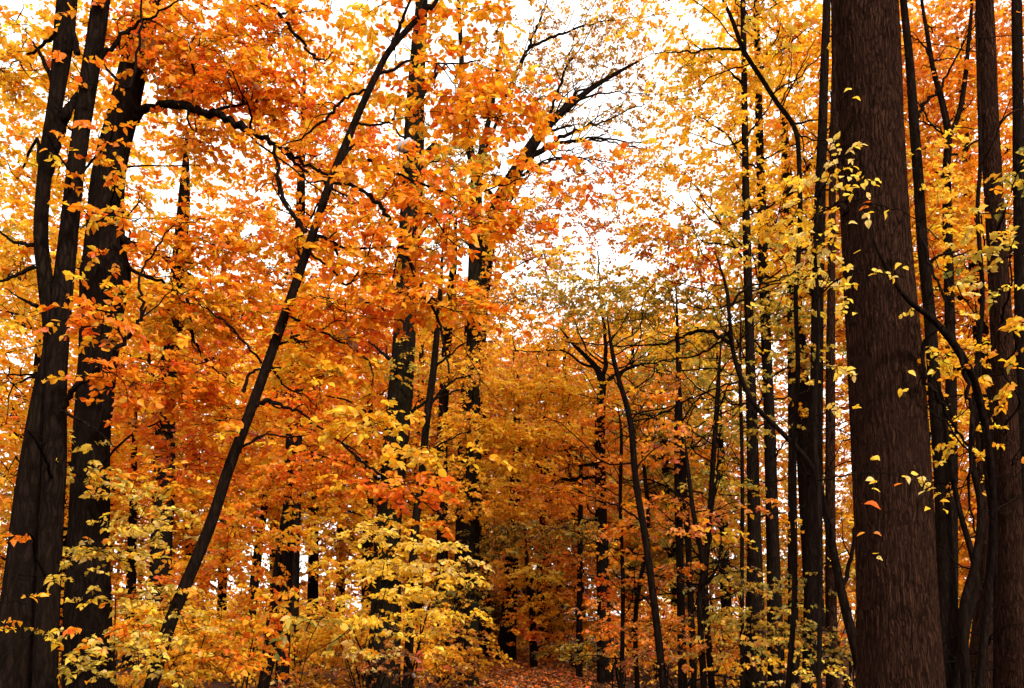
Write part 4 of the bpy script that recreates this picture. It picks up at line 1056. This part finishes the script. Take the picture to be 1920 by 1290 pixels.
shrub('yellow_shrub', 'bright yellow shrub in flat layers at lower centre, left of the path', 745, 1270, 11.0, 6,
      [(820, 1022, 75, 14, 11.2, 1.3, 'lemon', .085, dict(flat=.2)), (760, 1058, 75, 15, 11.2, 1.1, 'lemon', .085, dict(flat=.2)), (830, 1080, 50, 14, 10.8, 1.4, 'lemonye', .085, dict(flat=.2)), (760, 1105, 75, 14, 10.8, 1.3, 'lemonye', .085, dict(flat=.2)),
       (690, 1120, 60, 14, 11, 1.0, 'lemonye', .085, dict(flat=.2)), (800, 1142, 60, 14, 10.6, 1.3, 'lemonye', .085, dict(flat=.2)), (690, 1060, 60, 25, 11.6, .8, 'lemon', .085), (760, 1190, 70, 14, 10.6, .9, 'lemonye', .085, dict(flat=.2)), (810, 1215, 40, 13, 10.4, .8, 'yellow', .085, dict(flat=.2)), (650, 1080, 50, 30, 11.8, .6, 'yor', .085), (870, 1050, 40, 12, 11, 1.0, 'lemon', .085, dict(flat=.2)), (725, 1005, 60, 22, 11.4, .8, 'lemon', .085, dict(flat=.25)), (720, 1160, 75, 18, 10.6, 1.0, 'lemonye', .085, dict(flat=.25)), (690, 1215, 70, 18, 10.4, .7, 'lemonolive', .085, dict(flat=.25)), (730, 1085, 60, 20, 11.2, .8, 'lemonye', .085, dict(flat=.25))], N_, 300, h=2.0)
shrub('pale_shrub', 'dull grey-green drooping leaf cluster left of the yellow shrub', 605, 1290, 6.0, 2,
      [(600, 1165, 42, 14, 6.0, 1.2, 'olive', .075, dict(flat=.4)), (645, 1190, 16, 20, 6.0, .8, 'olive', .075), (570, 1160, 20, 14, 6, .8, 'olivey', .075)], N_, 60, h=.8)
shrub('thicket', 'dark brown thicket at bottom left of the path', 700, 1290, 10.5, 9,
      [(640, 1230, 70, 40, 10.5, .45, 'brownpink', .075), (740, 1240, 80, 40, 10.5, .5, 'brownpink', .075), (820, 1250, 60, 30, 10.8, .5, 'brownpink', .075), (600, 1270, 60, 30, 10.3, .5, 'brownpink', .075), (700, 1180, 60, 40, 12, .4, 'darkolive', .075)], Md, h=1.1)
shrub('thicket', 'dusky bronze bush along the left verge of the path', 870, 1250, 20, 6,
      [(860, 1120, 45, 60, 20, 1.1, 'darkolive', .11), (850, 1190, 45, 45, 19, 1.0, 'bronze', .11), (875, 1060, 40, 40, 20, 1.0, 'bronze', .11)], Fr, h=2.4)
for lab, px, d, h, ms in [
    ('dark olive bush before the two straight poles', 1440, 11.0, 1.4, [(1440, 1100, 70, 35, 11, .7, 'darkolive', .075), (1410, 1160, 80, 40, 10.8, .75, 'olive', .075), (1480, 1180, 60, 45, 11, .6, 'darkolive', .075)]),
    ('low olive bush at the bottom edge below the two straight poles', 1440, 9.0, .9, [(1450, 1225, 90, 35, 9, .55, 'olive', .065), (1500, 1265, 70, 25, 8.8, .5, 'lemonolive', .06), (1400, 1260, 60, 30, 9, .5, 'golden', .065)]),
    ('dull bush behind the sweeping sapling left of the big trunk', 1570, 12.5, 1.6, [(1570, 1060, 40, 50, 12.5, .6, 'olive', .08), (1580, 1230, 40, 60, 12, .7, 'darkolive', .08), (1540, 1120, 40, 40, 12.5, .5, 'darkolive', .08)]),
    ('vivid orange bush seen between the sweeping sapling and the big trunk', 1590, 16.0, 1.4, [(1592, 1130, 24, 24, 16, 1.4, 'rustorange', .10), (1585, 1185, 30, 28, 16, 1.4, 'red', .10)]),
    ('rusty bush at the feet of the saplings right of the path', 1270, 12.0, 1.2, [(1260, 1180, 60, 50, 12, .6, 'rust', .08), (1320, 1230, 60, 40, 11, .55, 'rust', .08), (1220, 1240, 60, 40, 12, .6, 'brownpink', .08), (1350, 1150, 50, 50, 12.5, .5, 'darkolive', .08)]),
    ('mixed orange bush on the right verge of the path', 1165, 17.0, 1.2, [(1150, 1160, 50, 45, 17, .8, 'rust', .10), (1120, 1215, 50, 35, 17, .8, 'darkolive', .10), (1190, 1200, 50, 50, 16, .7, 'rustorange', .10), (1142, 1178, 12, 12, 16, 1.2, 'red', .09)]),
    ('small bush with orange leaves right of the path end', 1075, 27.0, 1.2, [(1070, 1190, 40, 25, 27, 1.0, 'rustorange', .12), (1055, 1215, 35, 18, 26, .9, 'darkolive', .12)])]:
    shrub('thicket', lab, px, 1290, d, 6, ms, Md if d < 15 else Fr, h=h, group='bushes right of the path')

# ------------------------------------------------------------------ background trees
BG = [  # px, distance, height, palette
    (30, 24, 12, 'yor'), (110, 30, 15, 'orange'), (-40, 30, 16, 'yor'), (200, 34, 16, 'yor'), (250, 25, 9, 'orange'), (360, 30, 13, 'orange'), (420, 40, 16, 'golden'), (470, 26, 9, 'golden'), (520, 36, 15, 'golden'), (590, 30, 14, 'orange'), (640, 44, 18, 'golden'),
    (690, 27, 12, 'orange'), (780, 33, 16, 'rust'), (740, 46, 19, 'gold'), (820, 38, 17, 'gold'), (860, 48, 20, 'rust'), (910, 44, 18, 'bronze'), (985, 52, 20, 'rust'), (1050, 42, 17, 'gold'), (1090, 33, 14, 'rustorange'), (1130, 48, 19, 'bronze'), (1180, 30, 13, 'rustorange'), (1220, 40, 16, 'rust'),
    (1270, 28, 12, 'olivey'), (1320, 36, 15, 'rust'), (1360, 27, 11, 'olivey'), (1400, 44, 13, 'rustorange'), (1440, 32, 5, 'gold'), (1500, 50, 6, 'bronze'), (1560, 46, 6, 'gold'), (1690, 36, 15, 'golden'), (1680, 32, 16, 'rustorange'), (1735, 28, 12, 'golden'), (1800, 40, 9, 'gold'), (1850, 30, 8, 'golden'), (1900, 27, 14, 'rustorange'), (1960, 30, 15, 'orange'), (1780, 26, 6, 'gold'),
    (60, 19, 16, 'yor'), (545, 21, 17, 'orange'), (1525, 20, 17, 'golden'), (1725, 20, 17, 'rustorange'), (1875, 19, 16, 'rustorange')]
CW = {'olivey': 'olive-yellow', 'yor': 'yellow-orange', 'orange': 'orange', 'rust': 'rust-brown', 'golden': 'golden', 'gold': 'dull gold', 'bronze': 'bronze', 'rustorange': 'reddish orange'}
MARKS = [(-200, 'left of the bulging trunk'), (230, 'between the bulging and the leaning trunk'), (480, 'between the leaning trunk and the furrowed one'), (745, 'between the furrowed trunk and the path'), (960, 'above the path end'), (1130, 'behind the saplings right of the path'),
         (1400, 'behind the straight poles'), (1600, 'behind the big brown trunk'), (1720, 'right of the big brown trunk')]
seen = {}
BASE = lambda px, d, h: .42 if (d < 24 and h > 14) else (.34 if 400 < px < 660 else .16)
for px, d, h, pal in sorted(BG, key=lambda b: b[1]):
    x = (px - 960) / F * d
    b = np.array([x, d, float(gz(x, d))])
    where = [w for p, w in MARKS if px >= p][-1]
    seen.setdefault((where, pal), 0)
    k = seen[(where, pal)]
    seen[(where, pal)] += 1
    near = ['nearest', 'second nearest', 'third nearest', 'fourth nearest', 'fifth nearest'][k]
    many = sum(1 for q in BG if q[3] == pal and [w for p, w in MARKS if q[0] >= p][-1] == where) > 1
    lab = (near + ' ' if many else '') + CW[pal] + ' tree in the background ' + where
    root = thing('background_tree', lab, 'tree', b, 'background trees')
    G = Growth(b)
    r0 = .07 + .010 * h
    lean = rng.normal(0, .35, 2)
    ln = np.array([b + [0, 0, -.2], b + [0, 0, .35], b + [lean[0] * .3, lean[1] * .3, h * .35], b + [lean[0] * .8, lean[1] * .8, h * .7], b + [lean[0], lean[1], h * .96]])
    c = catmull(np.c_[ln, np.array([1.5, 1.05, .85, .5, .12]) * r0], 6)
    V, T = trunk_mesh(c[:, :3], c[:, 3], 10, .05, 8, int(px) + 300)
    add_obj('trunk', make_mesh('trunk', V - b, T, smooth=True), 'bark', root)
    G.skel.append(c)
    nb = int(5 + h * .45)
    size = .088 + .0021 * d
    for q in range(nb):
        t = (q + rng.random()) / nb
        cb = BASE(px, d, h)
        zc = h * (cb + (.98 - cb) * t)
        wdt = h * .20 * (1.15 - .75 * abs(t - .35)) + .5
        a = rng.uniform(0, 6.28)
        o = wdt * .75 * rng.uniform(.2, 1)
        rr = np.array([wdt, wdt, wdt * .55]) * rng.uniform(.7, 1.1)
        area = math.pi * rr[0] * rr[2]
        G.ball(b + [math.cos(a) * o, math.sin(a) * o, zc], rr, int(min((.34 if d < 24 and h > 14 else .45) * area / (.24 * size * size), 2400)), pal if rng.random() < .85 else 'golden', size, .4, 9, .8, None, True, d, .4, False)
    G.finish(root, 'twig', Fr)

# bushes that close the view under the crowns
BUSH = [(945, 40, 4.2, 'shade', 'dark green-brown bush, coloured as shade, behind the thick trunk ending the path'), (1015, 44, 4.6, 'shade', 'dark bush, coloured as shade, behind the brownish trunk at the path end'), (885, 36, 3.4, 'shade', 'dark bush, coloured as shade, left of the path end behind the dark trunk'),
        (40, 14, 1.6, 'golden', 'golden bush in the gap left of the twin stems'), (330, 15, 1.9, 'yor', 'yellow-orange bush low behind the foot of the leaning trunk'), (400, 19, 2.4, 'golden', 'golden bush standing behind the orange shrub at lower left'),
        (470, 23, 2.2, 'yellow', 'yellow bush deep behind the pair of thin stems, to their left'), (575, 17, 1.7, 'golden', 'golden bush directly right of the pair of thin stems'), (620, 24, 2.3, 'yellow', 'pale yellow bush deep behind the yellow layered shrub'),
        (680, 16, 1.9, 'yor', 'yellow-orange bush behind the left part of the yellow layered shrub'), (770, 18, 2.2, 'gold', 'dull gold bush beside the furrowed trunk foot'), (1060, 30, 2.4, 'gold', 'gold bush far back right of the path end'),
        (930, 38, 3.0, 'gold', 'gold bush closing the far end of the path'), (1230, 22, 2.2, 'rustorange', 'reddish bush deep behind the saplings'), (1370, 19, 2.0, 'gold', 'dull gold bush deep behind the left straight pole'),
        (1480, 22, 1.5, 'olivey', 'olive bush deep behind the right straight pole'), (1790, 16, 1.5, 'red', 'red-orange bush low between the wiry stems at right'), (1860, 18, 1.8, 'olivey', 'olive bush low behind the edge trunk at right')]
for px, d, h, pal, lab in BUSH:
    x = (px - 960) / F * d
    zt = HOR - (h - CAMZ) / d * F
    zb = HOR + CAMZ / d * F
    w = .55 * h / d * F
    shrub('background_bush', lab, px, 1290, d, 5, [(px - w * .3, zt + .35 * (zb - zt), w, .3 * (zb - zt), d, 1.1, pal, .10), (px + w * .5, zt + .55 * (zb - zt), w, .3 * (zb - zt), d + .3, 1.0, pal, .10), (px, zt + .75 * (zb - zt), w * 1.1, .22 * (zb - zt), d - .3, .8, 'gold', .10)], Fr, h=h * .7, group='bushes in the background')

# far wood: one mass of trunks and foliage closing the view
G = Growth(np.zeros(3))
for k in range(85):
    d = rng.uniform(62, 130)
    px = rng.uniform(-150, 2070)
    gap = 1430 < px < 1600 or 1740 < px < 1880 or 420 < px < 660
    h = rng.uniform(4, 6) if gap else rng.uniform(11, 20)
    x = (px - 960) / F * d
    b = np.array([x, d, float(gz(x, d))])
    c = catmull(np.c_[np.array([b - [0, 0, .3], b + [0, 0, h * .5], b + [rng.normal(0, .3), 0, h]]), [.26, .18, .04]], 4)
    G.wood.append(tubes(c[None, :, :3], c[None, :, 3], 6))
    pal = ['rust', 'gold', 'rustorange', 'bronze', 'golden', 'orange'][rng.integers(0, 6)]
    for q in range(-1, 4):
        zc = max(h * (.2 + .24 * q), 1.0)
        w = h * .2 + .8
        G.ball(b + [rng.normal(0, w * .5), rng.normal(0, w * .5), zc], np.array([w, w, w * .6]), 190, pal, .36, .5, 7, .8, None, False, d, .4, False)
wood = thing('distant_wood', 'mass of far autumn trees closing the view', 'wood', (0, 0, 0))
wood['kind'] = 'stuff'
G.finish(wood, 'bark', Fr, 0, 'trunks', 'foliage')
